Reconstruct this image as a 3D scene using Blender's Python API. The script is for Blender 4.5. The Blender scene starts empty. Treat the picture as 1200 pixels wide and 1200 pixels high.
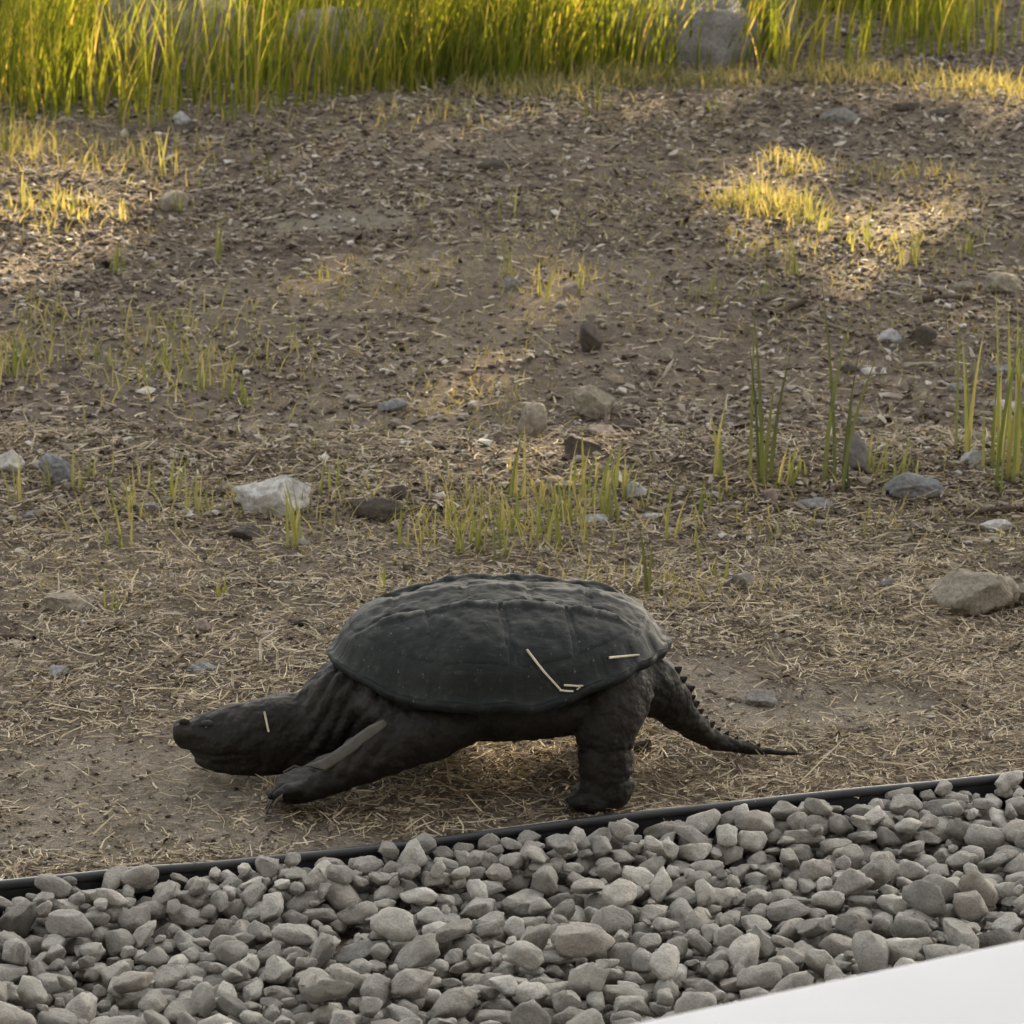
import bpy, bmesh, math, random
import numpy as np
from mathutils import Vector, Matrix, noise as mnoise
from mathutils.bvhtree import BVHTree
from mathutils.kdtree import KDTree

R = math.radians
rng = np.random.default_rng(7)
random.seed(7)
scene = bpy.context.scene
COL = scene.collection

# ------------------------------------------------------------------ camera
CAM_Z, PITCH, FPX = 1.3, R(14.7), 4438.0
cam_d = bpy.data.cameras.new('camera'); cam = bpy.data.objects.new('camera', cam_d); COL.objects.link(cam)
cam.location = (0, 0, CAM_Z); cam.rotation_euler = (R(90) - PITCH, 0, 0)
cam_d.sensor_width = 36; cam_d.sensor_fit = 'HORIZONTAL'; cam_d.lens = 36 * FPX / 1200
cam_d.clip_start = 0.05; cam_d.clip_end = 2000
cam_d.dof.use_dof = True; cam_d.dof.focus_distance = 3.98
APERTURE = 0.0058
cam_d.dof.aperture_fstop = (cam_d.lens / 1000) / APERTURE
scene.camera = cam

# ------------------------------------------------------------------ sky, sun, exposure
SUN_EL, SUN_AZ = R(24), R(24)                       # azimuth from +Y towards +X
world = bpy.data.worlds.new('World'); scene.world = world; world.use_nodes = True
wn = world.node_tree; wn.nodes.clear()
sky = wn.nodes.new('ShaderNodeTexSky'); sky.sky_type = 'NISHITA'; sky.sun_disc = False
sky.sun_elevation = SUN_EL; sky.sun_rotation = SUN_AZ
sky.air_density = 1.0; sky.dust_density = 3.0; sky.ozone_density = 1.0
hs = wn.nodes.new('ShaderNodeHueSaturation'); hs.inputs['Saturation'].default_value = 0.35
tint = wn.nodes.new('ShaderNodeMix'); tint.data_type = 'RGBA'; tint.blend_type = 'MULTIPLY'
tint.inputs[0].default_value = 1.0; tint.inputs[7].default_value = (1.0, 0.955, 0.86, 1)
bg = wn.nodes.new('ShaderNodeBackground'); bg.inputs[1].default_value = 0.13
wo = wn.nodes.new('ShaderNodeOutputWorld')
wn.links.new(sky.outputs[0], hs.inputs['Color']); wn.links.new(hs.outputs[0], tint.inputs[6])
wn.links.new(tint.outputs[2], bg.inputs[0]); wn.links.new(bg.outputs[0], wo.inputs[0])
sun_d = bpy.data.lights.new('sun', 'SUN'); sun = bpy.data.objects.new('sun', sun_d); COL.objects.link(sun)
sun_d.energy = 5.0; sun_d.angle = R(0.55); sun_d.color = (1.0, 0.78, 0.47)
SUNV = Vector((math.sin(SUN_AZ) * math.cos(SUN_EL), math.cos(SUN_AZ) * math.cos(SUN_EL), math.sin(SUN_EL)))
sun.rotation_euler = SUNV.to_track_quat('Z', 'Y').to_euler(); sun.location = SUNV * 40
scene.view_settings.view_transform = 'Standard'; scene.view_settings.look = 'None'
scene.view_settings.gamma = 1.0; scene.view_settings.exposure = 2.2
scene.view_settings.use_curve_mapping = False

# ------------------------------------------------------------------ noise and geometry helpers
def _h(ix, iy, iz, s):
    with np.errstate(over='ignore'):
        n = (ix.astype(np.int64) * 374761393 + iy.astype(np.int64) * 668265263 + iz.astype(np.int64) * 2147483647 + s * 1274126177) & 0xFFFFFFFF
        n = ((n ^ (n >> 13)) * 1274126177) & 0xFFFFFFFF
        n = ((n ^ (n >> 16)) * 2246822519) & 0xFFFFFFFF
        n = n ^ (n >> 15)
    return (n & 0xFFFFFF) / float(0xFFFFFF)
def vn(x, y, z=None, s=0):
    x = np.asarray(x, float); y = np.asarray(y, float); z = np.zeros_like(x) if z is None else np.asarray(z, float)
    ix, iy, iz = np.floor(x), np.floor(y), np.floor(z); fx, fy, fz = x - ix, y - iy, z - iz
    fx = fx * fx * (3 - 2 * fx); fy = fy * fy * (3 - 2 * fy); fz = fz * fz * (3 - 2 * fz)
    def L(a, b, t): return a + (b - a) * t
    c = [[[_h(ix + i, iy + j, iz + k, s) for k in (0, 1)] for j in (0, 1)] for i in (0, 1)]
    return L(L(L(c[0][0][0], c[0][0][1], fz), L(c[0][1][0], c[0][1][1], fz), fy),
             L(L(c[1][0][0], c[1][0][1], fz), L(c[1][1][0], c[1][1][1], fz), fy), fx) - 0.5
def sstep(a, b, x): t = np.clip((x - a) / (b - a), 0, 1); return t * t * (3 - 2 * t)

def ray(px, py):
    cx, cy = (px - 600) / FPX, (600 - py) / FPX
    return Vector((cx, math.cos(PITCH) + cy * math.sin(PITCH), -math.sin(PITCH) + cy * math.cos(PITCH)))
def W(px, py, Y):
    r = ray(px, py); t = Y / r.y; return Vector((r.x * t, Y, CAM_Z + r.z * t))
def onz(px, py, z):
    r = ray(px, py); t = (z - CAM_Z) / r.z; return Vector((r.x * t, r.y * t, z))

EA, EB = onz(0, 1040, 0.006), onz(1200, 911, 0.006)         # line of the edging, far lip
ED = (EB - EA); ED.z = 0; ED.normalize(); EN = Vector((-ED.y, ED.x, 0))
def sdist(x, y): return (x - EA.x) * EN.x + (y - EA.y) * EN.y
def adist(x, y): return (x - EA.x) * ED.x + (y - EA.y) * ED.y
def soil(x, y):
    x = np.asarray(x, float); y = np.asarray(y, float)
    yy = np.minimum(y, 14.0)
    z = 0.085 * 0.25 * np.log1p(np.exp(np.clip((yy - 5.05) / 0.25, -40, 40)))
    z = z + 0.02 * np.exp(-((y - 5.12 - 0.1 * vn(x / 0.5, y * 0, s=9)) / 0.13) ** 2) * (0.6 + vn(x / 0.3, y / 0.3, s=4))
    flat = 0.35 + 0.65 * sstep(3.95, 4.5, y)
    near = 1 - sstep(14, 30, np.abs(x) + y)
    z = z + near * flat * (0.050 * vn(x / 0.7, y / 0.9, s=1) + 0.018 * vn(x / 0.16, y / 0.2, s=2))
    z = z + near * (0.011 * vn(x / 0.05, y / 0.06, s=3) + 0.0035 * vn(x / 0.02, y / 0.02, s=5))
    return z
def gz(x, y):
    s = sdist(np.asarray(x, float), np.asarray(y, float))
    return np.where(s < 0, -0.036 + 0.004 * vn(np.asarray(x) / .06, np.asarray(y) / .06, s=6), soil(x, y) * sstep(-0.01, 0.14, s))
def gz1(x, y): return float(gz(np.array([x]), np.array([y]))[0])
def G(px, py):
    r = ray(px, py); z = 0.0
    for _ in range(14):
        t = (z - CAM_Z) / r.z; z = 0.5 * z + 0.5 * gz1(r.x * t, r.y * t)
    t = (z - CAM_Z) / r.z
    return Vector((r.x * t, r.y * t, z))
def PXM(y): return y * 1.045 / FPX                          # metres per photo pixel at ground distance y

def mk(name, V, F, mat, parent=None, smooth=True, link=True):
    V = np.asarray(V, np.float32).reshape(-1, 3); F = np.asarray(F, np.int32)
    me = bpy.data.meshes.new(name); k = F.shape[1]
    me.vertices.add(len(V)); me.vertices.foreach_set('co', V.ravel())
    me.loops.add(F.size); me.loops.foreach_set('vertex_index', F.ravel())
    me.polygons.add(len(F)); me.polygons.foreach_set('loop_start', np.arange(0, F.size, k, dtype=np.int32))
    me.polygons.foreach_set('loop_total', np.full(len(F), k, np.int32))
    me.polygons.foreach_set('use_smooth', np.full(len(F), smooth, bool))
    me.update(calc_edges=True); me.validate()
    if mat: me.materials.append(mat)
    if not link: return me
    return ob(name, me, parent)
def ob(name, me, parent=None):
    o = bpy.data.objects.new(name, me); COL.objects.link(o)
    if parent: o.parent = parent
    return o
def tag(o, label, cat, group=None, kind=None):
    o['label'] = label
    if cat: o['category'] = cat
    if group: o['group'] = group
    if kind: o['kind'] = kind
    return o
def empty(name, loc):
    o = bpy.data.objects.new(name, None); COL.objects.link(o); o.location = loc; o.empty_display_size = 0.05; return o
def ico(sub):
    bm = bmesh.new(); bmesh.ops.create_icosphere(bm, subdivisions=sub, radius=1)
    V = np.array([v.co[:] for v in bm.verts]); F = np.array([[v.index for v in f.verts] for f in bm.faces]); bm.free(); return V, F
ICO = {k: ico(k) for k in (1, 2, 3, 4)}
OCT = (np.array([(1, 0, 0), (-.5, .87, 0), (-.5, -.87, 0), (.45, .5, .8), (-.8, .1, .75), (.25, -.75, .8), (0, 0, -.8)], float), np.array([(0, 1, 3), (1, 4, 3), (1, 2, 4), (2, 5, 4), (2, 0, 5), (0, 3, 5), (3, 4, 5), (1, 0, 6), (2, 1, 6), (0, 2, 6)]))
def rotm(yaw, tx=0.0, ty=0.0): return np.array((Matrix.Rotation(yaw, 3, 'Z') @ Matrix.Rotation(tx, 3, 'X') @ Matrix.Rotation(ty, 3, 'Y')))

# ------------------------------------------------------------------ materials
def mat(name, rough=0.85, spec=0.3):
    m = bpy.data.materials.new(name); m.use_nodes = True; nt = m.node_tree
    b = nt.nodes['Principled BSDF']; b.inputs['Roughness'].default_value = rough; b.inputs['Specular IOR Level'].default_value = spec
    return m, nt, b
def N(nt, t, **kw):
    n = nt.nodes.new(t)
    for k, v in kw.items():
        if k in n.inputs: n.inputs[k].default_value = v
        else: setattr(n, k, v)
    return n
def ramp(nt, src, stops):
    r = nt.nodes.new('ShaderNodeValToRGB'); e = r.color_ramp.elements
    while len(e) < len(stops): e.new(0.5)
    for i, (p, c) in enumerate(stops): e[i].position = p; e[i].color = (*c, 1)
    nt.links.new(src, r.inputs[0]); return r.outputs[0]
def mixc(nt, fac, a, b, mode='MIX'):
    n = nt.nodes.new('ShaderNodeMix'); n.data_type = 'RGBA'; n.blend_type = mode
    for sock, v in ((n.inputs[0], fac), (n.inputs[6], a), (n.inputs[7], b)):
        if isinstance(v, (int, float)): sock.default_value = v
        elif isinstance(v, tuple): sock.default_value = (*v, 1)
        else: nt.links.new(v, sock)
    return n.outputs[2]
def nz(nt, scale, detail=4, rough=0.6, coord=None, dist=0.0):
    n = N(nt, 'ShaderNodeTexNoise', Scale=scale, Detail=detail, Roughness=rough, Distortion=dist)
    if coord: nt.links.new(coord, n.inputs['Vector'])
    return n.outputs['Fac']
def bump(nt, b, h, strength, dist, prev=None):
    n = N(nt, 'ShaderNodeBump', Strength=strength, Distance=dist); nt.links.new(h, n.inputs['Height'])
    if prev: nt.links.new(prev, n.inputs['Normal'])
    nt.links.new(n.outputs[0], b.inputs['Normal']); return n.outputs[0]
def objco(nt): return N(nt, 'ShaderNodeTexCoord').outputs['Object']

def soil_mat():
    m, nt, b = mat('dry_soil', 0.95, 0.15); c = objco(nt)
    big = nz(nt, 1.3, 5, 0.6, c); mid = nz(nt, 14, 6, 0.65, c); fine = nz(nt, 90, 5, 0.7, c); grit = nz(nt, 380, 3, 0.6, c)
    base = ramp(nt, mid, [(0.30, (0.0762, 0.0595, 0.0462)), (0.5, (0.1669, 0.1340, 0.1027)), (0.70, (0.2535, 0.2117, 0.1629))])
    base = mixc(nt, ramp(nt, fine, [(0.40, (0, 0, 0)), (0.62, (1, 1, 1))]), base, (0.2486, 0.2043, 0.1549))
    dark = ramp(nt, nz(nt, 3.2, 6, 0.7, c), [(0.40, (0, 0, 0)), (0.60, (1, 1, 1))])
    base = mixc(nt, dark, base, mixc(nt, 0.75, base, (0.1159, 0.0913, 0.0765)))
    # bare pale sand where feet have worn the litter away
    a = nt.nodes.new('ShaderNodeAttribute'); a.attribute_name = 'bare'
    sand = ramp(nt, fine, [(0.36, (0.2048, 0.1761, 0.1383)), (0.7, (0.3356, 0.2954, 0.2380))])
    sand = mixc(nt, 0.7, sand, ramp(nt, mid, [(0.35, (0.55, 0.54, 0.52)), (0.62, (1.1, 1.1, 1.1))]), 'MULTIPLY')
    base = mixc(nt, a.outputs['Fac'], base, sand)
    base = mixc(nt, ramp(nt, grit, [(0.38, (0.620, 0.620, 0.620)), (0.6, (0, 0, 0))]), base, (0.075, 0.060, 0.045))
    nt.links.new(base, b.inputs['Base Color'])
    p = bump(nt, b, mid, 0.7, 0.015); p = bump(nt, b, fine, 1.0, 0.008, p); bump(nt, b, grit, 0.7, 0.0015, p)
    return m
def island_mat(name, stops, rough=0.8, transl=0.0, src='island', var=0.35, scale=60):
    m, nt, b = mat(name, rough, 0.2)
    if src == 'island': r = N(nt, 'ShaderNodeNewGeometry').outputs['Random Per Island']
    else: r = N(nt, 'ShaderNodeObjectInfo').outputs['Random']
    c = ramp(nt, r, stops)
    n = nz(nt, scale, 4, 0.65, objco(nt))
    c = mixc(nt, var, c, ramp(nt, n, [(0.3, (0.35, 0.33, 0.3)), (0.7, (1, 1, 1))]), 'MULTIPLY')
    nt.links.new(c, b.inputs['Base Color'])
    if transl:
        t = N(nt, 'ShaderNodeBsdfTranslucent'); nt.links.new(mixc(nt, 1.0, c, (1.0, 0.92, 0.45), 'MULTIPLY') if transl < .3 else mixc(nt, 1.0, mixc(nt, .6, c, c, 'ADD'), (1.0, 0.92, 0.5), 'MULTIPLY'), t.inputs[0])
        mx = N(nt, 'ShaderNodeMixShader'); mx.inputs[0].default_value = transl
        nt.links.new(b.outputs[0], mx.inputs[1]); nt.links.new(t.outputs[0], mx.inputs[2])
        nt.links.new(mx.outputs[0], nt.nodes['Material Output'].inputs[0])
    return m
def stone_mat(name, c0, c1, scale=18, speck=0.75, src=None, rough=0.85):
    m, nt, b = mat(name, rough, 0.25); c = objco(nt)
    n = nz(nt, scale, 6, 0.65, c, 0.4); f = nz(nt, scale * 9, 4, 0.7, c)
    col = ramp(nt, n, [(0.3, c0), (0.7, c1)])
    col = mixc(nt, speck, col, ramp(nt, f, [(0.35, (0.45, 0.43, 0.4)), (0.6, (1, 1, 1))]), 'MULTIPLY')
    nt.links.new(col, b.inputs['Base Color'])
    p = bump(nt, b, n, 0.7, 0.010); bump(nt, b, f, 0.8, 0.003, p)
    return m
def pebble_mat(name, src):
    m, nt, b = mat(name, 0.85, 0.2); c = objco(nt)
    r = N(nt, 'ShaderNodeObjectInfo').outputs['Random'] if src == 'object' else N(nt, 'ShaderNodeNewGeometry').outputs['Random Per Island']
    col = ramp(nt, r, [(0.0, (0.1892, 0.1804, 0.1688)), (0.16, (0.3519, 0.3403, 0.3170)), (0.33, (0.2636, 0.2491, 0.2316)), (0.5, (0.3989, 0.3843, 0.3581)),
                       (0.62, (0.2957, 0.2869, 0.2724)), (0.76, (0.3498, 0.3236, 0.2974)), (0.9, (0.5054, 0.4908, 0.4617)), (1.0, (0.2390, 0.2332, 0.2215))])
    oi = N(nt, 'ShaderNodeNewGeometry').outputs['Position']; n = nz(nt, 70, 6, 0.7, oi, 0.6); f = nz(nt, 420, 3, 0.6, oi)
    col = mixc(nt, 0.6, col, ramp(nt, n, [(0.32, (0.50, 0.48, 0.45)), (0.66, (1.15, 1.13, 1.08))]), 'MULTIPLY')
    col = mixc(nt, 0.35, col, ramp(nt, f, [(0.4, (0.55, 0.53, 0.5)), (0.55, (1, 1, 1))]), 'MULTIPLY')
    nt.links.new(col, b.inputs['Base Color'])
    p = bump(nt, b, n, 0.6, 0.006); bump(nt, b, f, 0.6, 0.0014, p)
    return m
def skin_mat():
    m, nt, b = mat('turtle_skin', 0.66, 0.25); c = objco(nt)
    n = nz(nt, 22, 6, 0.65, c, 0.3); f = nz(nt, 160, 4, 0.6, c)
    v = N(nt, 'ShaderNodeTexVoronoi', Scale=170.0); nt.links.new(c, v.inputs['Vector'])
    col = ramp(nt, n, [(0.3, (0.0061, 0.0049, 0.0040)), (0.55, (0.0123, 0.0095, 0.0074)), (0.75, (0.0298, 0.0219, 0.0149))])
    col = mixc(nt, 0.5, col, ramp(nt, v.outputs['Distance'], [(0.0, (1.25, 1.2, 1.1)), (0.7, (0.6, 0.6, 0.6))]), 'MULTIPLY')
    nt.links.new(col, b.inputs['Base Color'])
    p = bump(nt, b, v.outputs['Distance'], 0.5, -0.002); p = bump(nt, b, n, 0.6, 0.005, p); bump(nt, b, f, 0.3, 0.001, p)
    return m
def shell_mat(name, k=1.0):
    m, nt, b = mat(name, 0.62, 0.22); c = objco(nt)
    n = nz(nt, 16, 6, 0.65, c, 0.4); f = nz(nt, 120, 5, 0.65, c)
    mp = N(nt, 'ShaderNodeMapping'); mp.inputs['Scale'].default_value = (40, 160, 160); nt.links.new(c, mp.inputs[0])
    g = nz(nt, 1.0, 4, 0.6, mp.outputs[0])
    col = ramp(nt, n, [(0.25, (0.0066, 0.0089, 0.0093)), (0.55, (0.0122, 0.0152, 0.0152)), (0.8, (0.0254, 0.0268, 0.0239))])
    dust = ramp(nt, f, [(0.55, (0, 0, 0)), (0.80, (0.8, 0.8, 0.8))])
    col = mixc(nt, dust, col, (0.055, 0.052, 0.046))
    col = mixc(nt, 0.5, col, ramp(nt, g, [(0.35, (0.6, 0.6, 0.6)), (0.6, (1.1, 1.1, 1.1))]), 'MULTIPLY')
    wa = nt.nodes.new('ShaderNodeAttribute'); wa.attribute_name = 'wear'
    col = mixc(nt, wa.outputs['Fac'], col, (0.14, 0.136, 0.125))
    fl = nz(nt, 210, 2, 0.5, c)
    col = mixc(nt, ramp(nt, fl, [(0.70, (0, 0, 0)), (0.76, (0.75, 0.75, 0.75))]), col, (0.16, 0.15, 0.13))
    nt.links.new(col, b.inputs['Base Color'])
    p = bump(nt, b, n, 0.5, 0.004); p = bump(nt, b, g, 0.5, 0.0012, p); bump(nt, b, f, 0.4, 0.001, p)
    return m
def plain(name, col, rough=0.6, spec=0.4, vary=0.25, scale=30):
    m, nt, b = mat(name, rough, spec)
    n = nz(nt, scale, 5, 0.65, objco(nt))
    c = mixc(nt, vary, col, ramp(nt, n, [(0.3, (0.4, 0.4, 0.4)), (0.7, (1.15, 1.15, 1.15))]), 'MULTIPLY')
    nt.links.new(c, b.inputs['Base Color']); bump(nt, b, n, 0.2, 0.001)
    return m

M = {}
M['soil'] = soil_mat()
M['straw'] = island_mat('dry_straw', [(0, (0.1317, 0.1023, 0.0700)), (0.3, (0.2904, 0.2315, 0.1602)), (0.65, (0.4496, 0.3669, 0.2538)), (1, (0.6589, 0.5686, 0.4137))], 0.7, 0.15)
M['chip'] = island_mat('leaf_crumbs', [(0, (0.0591, 0.0465, 0.0374)), (0.45, (0.1354, 0.1030, 0.0762)), (0.72, (0.2252, 0.1809, 0.1365)), (0.88, (0.3358, 0.2915, 0.2373)), (1, (0.4844, 0.4450, 0.3858))], 0.85)
M['clod'] = island_mat('soil_crumbs', [(0, (0.0806, 0.0638, 0.0526)), (0.4, (0.1615, 0.1303, 0.1032)), (0.75, (0.2306, 0.1970, 0.1580)), (0.93, (0.3015, 0.2736, 0.2401)), (1, (0.4980, 0.4757, 0.4421))], 0.95)
M['grass'] = island_mat('green_grass', [(0, (0.0750, 0.1025, 0.0150)), (0.5, (0.1500, 0.1800, 0.0238)), (0.85, (0.2550, 0.2475, 0.0450)), (1, (0.4050, 0.3150, 0.1200))], 0.6, 0.6, var=0.2)
M['sprout'] = island_mat('sprouting_grass', [(0, (0.0939, 0.1196, 0.0469)), (0.45, (0.1516, 0.1653, 0.0691)), (0.8, (0.2176, 0.2122, 0.1001)), (1, (0.2928, 0.2600, 0.1437))], 0.6, 0.5, var=0.2)
M['dryturf'] = island_mat('dry_turf', [(0, (0.1481, 0.1474, 0.0607)), (0.4, (0.2413, 0.2168, 0.1032)), (1, (0.3464, 0.3101, 0.1623))], 0.7, 0.4, var=0.2)
M['dkblade'] = island_mat('dark_blade', [(0, (0.0476, 0.0602, 0.0318)), (1, (0.0915, 0.1041, 0.0505))], 0.55, 0.4, var=0.2)
M['pebble'] = pebble_mat('river_pebble', 'object'); M['pebble_many'] = pebble_mat('river_pebble_many', 'island')
M['skin'] = skin_mat(); M['shell'] = shell_mat('turtle_shell')
M['claw'] = plain('claw_horn', (0.05, 0.042, 0.034), 0.45); M['eye'] = plain('eye_wet', (0.02, 0.018, 0.014), 0.08, 0.6, 0.0)
M['edging'] = plain('black_plastic', (0.022, 0.023, 0.026), 0.34, 0.5, 0.4, 50)
M['white'] = plain('white_paint', (0.47, 0.48, 0.515), 0.85, 0.05, 0.06, 6)
M['siding'] = plain('house_siding', (0.34, 0.33, 0.31), 0.8, 0.2, 0.2, 8)
M['deck'] = plain('porch_boards', (0.20, 0.17, 0.14), 0.8, 0.2, 0.3, 8)
M['bark'] = plain('bark', (0.09, 0.07, 0.055), 0.95, 0.1, 0.6, 20)
M['leaf'] = island_mat('tree_leaf', [(0, (0.04, 0.07, 0.018)), (1, (0.08, 0.12, 0.03))], 0.6, 0.25)
M['wood'] = plain('dead_wood', (0.17, 0.135, 0.10), 0.9, 0.15, 0.5, 60)
M['dkwood'] = plain('dark_dead_wood', (0.07, 0.052, 0.040), 0.9, 0.15, 0.5, 60)
M['strawthing'] = plain('pale_straw', (0.60, 0.54, 0.42), 0.7, 0.3, 0.3, 120)
M['strap'] = plain('dry_leaf_blade', (0.1046, 0.0960, 0.0858), 0.75, 0.25, 0.5, 90)

# ------------------------------------------------------------------ ground: one sheet aligned with the edging
def spaced(a0, a1, step, grow=1.35, far=320):
    c = list(np.arange(a0, a1 + 1e-6, step)); lo, hi = [c[0]], [c[-1]]; s = step
    while hi[-1] < far: s *= grow; hi.append(hi[-1] + s)
    s = step
    while lo[-1] > -far: s *= grow; lo.append(lo[-1] - s)
    return np.array(lo[::-1][:-1] + c + hi[1:])
sA = spaced(-1.3, 4.0, 0.016)
tB = spaced(-1.5, 5.6, 0.018)
tB = np.sort(np.concatenate([tB[(np.abs(tB) > 0.02)], [-0.004, 0.003, 0.012, -0.015]]))
SS, TT = np.meshgrid(sA, tB)
GX = EA.x + SS * ED.x + TT * EN.x; GY = EA.y + SS * ED.y + TT * EN.y
GZ = gz(GX, GY)
nv, nu = GX.shape
idx = np.arange(nu * nv).reshape(nv, nu)
FQ = np.stack([idx[:-1, :-1], idx[:-1, 1:], idx[1:, 1:], idx[1:, :-1]], -1).reshape(-1, 4)
ground = mk('ground', np.stack([GX, GY, GZ], -1), FQ, M['soil'])
ground['kind'] = 'structure'; ground['label'] = 'dry brown soil strewn with straw and crumbs rising to the grass'
BARE = [(110, 905, .26, .13), (30, 985, .25, .10), (830, 800, .10, .10), (960, 830, .18, .08), (400, 262, .16, .07), (330, 985, .16, .04)]
BW = [(G(px, py), rx, ry) for px, py, rx, ry in BARE]
def bare(x, y):
    v = np.zeros_like(np.asarray(x, float)); w = 0.5 * vn(x / .08, y / .08, s=21) + 0.6 * vn(x / .25, y / .25, s=22)
    for c, rx, ry in BW:
        v = np.maximum(v, 1 - sstep(0.45, 1.25, np.sqrt(((x - c.x) / rx) ** 2 + ((y - c.y) / ry) ** 2) + w))
    return v
at = ground.data.attributes.new('bare', 'FLOAT', 'POINT'); at.data.foreach_set('value', bare(GX, GY).astype(np.float32).ravel())

# ------------------------------------------------------------------ black edging strip
edge = empty('landscape_edging', (EA.x, EA.y, 0))
tag(edge, 'thin black plastic strip edging the pebble bed beside the soil', 'edging')
L = np.linspace(-2.2, 3.6, 240)
wob = 0.006 * vn(L / 0.22, L * 0, s=31) + 0.004 * vn(L / 0.07, L * 0, s=32); zw = 0.008 * vn(L / 0.35, L * 0, s=33) + 0.003
def sweep(profile, name, m, parent):
    k = len(profile); V = []
    for i, l in enumerate(L):
        for (o, z) in profile:
            V.append((ED.x * l + EN.x * (o + wob[i]), ED.y * l + EN.y * (o + wob[i]), z + zw[i]))
    F = [(i * k + j, i * k + (j + 1) % k, (i + 1) * k + (j + 1) % k, (i + 1) * k + j) for i in range(len(L) - 1) for j in range(k)]
    return mk(name, V, F, m, parent, smooth=False)
sweep([(-0.0035, -0.10), (0.0025, -0.10), (0.0025, 0.0), (-0.0035, 0.0)], 'strip', M['edging'], edge)
lipo = sweep([(0.0055 * math.cos(t), 0.0032 + 0.0058 * math.sin(t)) for t in np.linspace(0, 2 * math.pi, 11)[:-1]], 'top_bead', M['edging'], edge)
lipo.data.polygons.foreach_set('use_smooth', np.ones(len(lipo.data.polygons), bool))

# ------------------------------------------------------------------ porch wall with the white ledge, unseen building behind the viewer added for its shade
LZ = 0.50
LA, LB = onz(720, 1197, LZ), onz(1200, 1094, LZ)
LD = (LB - LA).normalized(); LN = Vector((-LD.y, LD.x, 0))
porch = empty('porch_wall', (LA.x, LA.y, 0))
tag(porch, 'low wall topped by a smooth white painted ledge overlooking the pebbles', 'wall')
def strip_sweep(name, prof, lo, hi, m, n=60, bow=0.0):
    ls = np.linspace(lo, hi, n); k = len(prof); V = []
    for l in ls:
        bw = bow * (1 - ((l - 0.12) / 0.35) ** 2) if abs(l - .12) < .35 else 0
        for o, z in prof: V.append((LD.x * l + LN.x * (o + bw), LD.y * l + LN.y * (o + bw), z))
    F = [(i * k + j, (i + 1) * k + j, (i + 1) * k + (j + 1) % k, i * k + (j + 1) % k) for i in range(n - 1) for j in range(k)]
    me = mk(name, V, F, m, porch, smooth=True)
    bm = bmesh.new(); bm.from_mesh(me.data)
    bm.verts.ensure_lookup_table()
    bm.faces.new([bm.verts[j] for j in range(k)]); bm.faces.new([bm.verts[(n - 1) * k + j] for j in reversed(range(k))])
    bmesh.ops.recalc_face_normals(bm, faces=bm.faces); bm.to_mesh(me.data); bm.free()
    return me
arc = [(-0.012 + 0.018 * math.cos(t), LZ - 0.02 + 0.018 * math.sin(t)) for t in np.linspace(-math.pi / 2, math.pi / 2, 9)]
arc2 = [(-0.24 + 0.018 * math.cos(t), LZ - 0.02 + 0.018 * math.sin(t)) for t in np.linspace(math.pi / 2, 3 * math.pi / 2, 9)]
strip_sweep('ledge', arc + arc2, -3.0, 3.5, M['white'], 140, 0.004)
strip_sweep('wall_face', [(-0.06, -0.12), (-0.06, LZ - 0.036), (-0.20, LZ - 0.036), (-0.20, -0.12)], -2.9, 3.4, M['siding'], 3)

added_house = empty('added_house', (0.3, -2.3, 0))
tag(added_house, 'unseen grey sided building with a porch roof added to shade the turtle', 'added_house')
def boxm(name, lo, hi, m, parent):
    V = [(x, y, z) for x in (lo[0], hi[0]) for y in (lo[1], hi[1]) for z in (lo[2], hi[2])]
    F = [(0, 1, 3, 2), (4, 6, 7, 5), (0, 4, 5, 1), (2, 3, 7, 6), (0, 2, 6, 4), (1, 5, 7, 3)]
    return mk(name, V, F, m, parent, smooth=False)
for i in range(16):
    boxm('siding_board', (-5, -0.1 + 0.004 * (i % 2), 0.0 + i * 0.2), (5, 0.02 + 0.004 * (i % 2), 0.197 + i * 0.2), M['siding'], added_house)
boxm('porch_floor', (-4, 0.03, -0.1), (4, 3.1, 0.02), M['deck'], added_house)
boxm('shade_roof', (-5.2, 0.0, 3.0), (5.2, 3.1, 3.12), M['siding'], added_house)  # overhang added out of view to block sky on the near side
for x in (-3.6, 3.6): boxm('porch_post', (x - .06, 2.9, 0.02), (x + .06, 3.02, 3.0), M['white'], added_house)

# ------------------------------------------------------------------ pebble bed
BZ = -0.028
bed = empty('gravel_bed', (EA.x, EA.y, BZ)); bed['kind'] = 'structure'; bed['label'] = 'bed of rounded grey river pebbles behind the black edging'
def rock_shape(sub, seed, ang=0.25, lump=0.30, nf=9, rough=0.05):
    V, F = ICO[sub]; V = V.copy()
    r = np.random.default_rng(seed)
    n = V / np.linalg.norm(V, axis=1)[:, None]; o = r.uniform(0, 50, 3)
    d = 1 + lump * 1.6 * vn(n[:, 0] * 1.1 + o[0], n[:, 1] * 1.1 + o[1], n[:, 2] * 1.1 + o[2], s=seed) + lump * 0.45 * vn(n[:, 0] * 3 + o[0], n[:, 1] * 3 + o[1], n[:, 2] * 3 + o[2], s=seed + 1)
    V = n * d[:, None]
    for _ in range(nf):                                           # flattened facets with soft borders
        a = r.normal(size=3); a /= np.linalg.norm(a); h = r.uniform(0.52, 0.9); p = V @ a
        ex = np.maximum(p - h, 0); V -= np.outer(ex * min(1, ang * 2.6), a)
    V += n * (rough * vn(n[:, 0] * 6 + o[0], n[:, 1] * 6 + o[1], n[:, 2] * 6 + o[2], s=seed + 2))[:, None] + n * (rough * .6 * vn(n[:, 0] * 13, n[:, 1] * 13, n[:, 2] * 13, s=seed + 3))[:, None]
    V /= np.abs(V).max(axis=0)
    return V, F
NSH = 22
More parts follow.
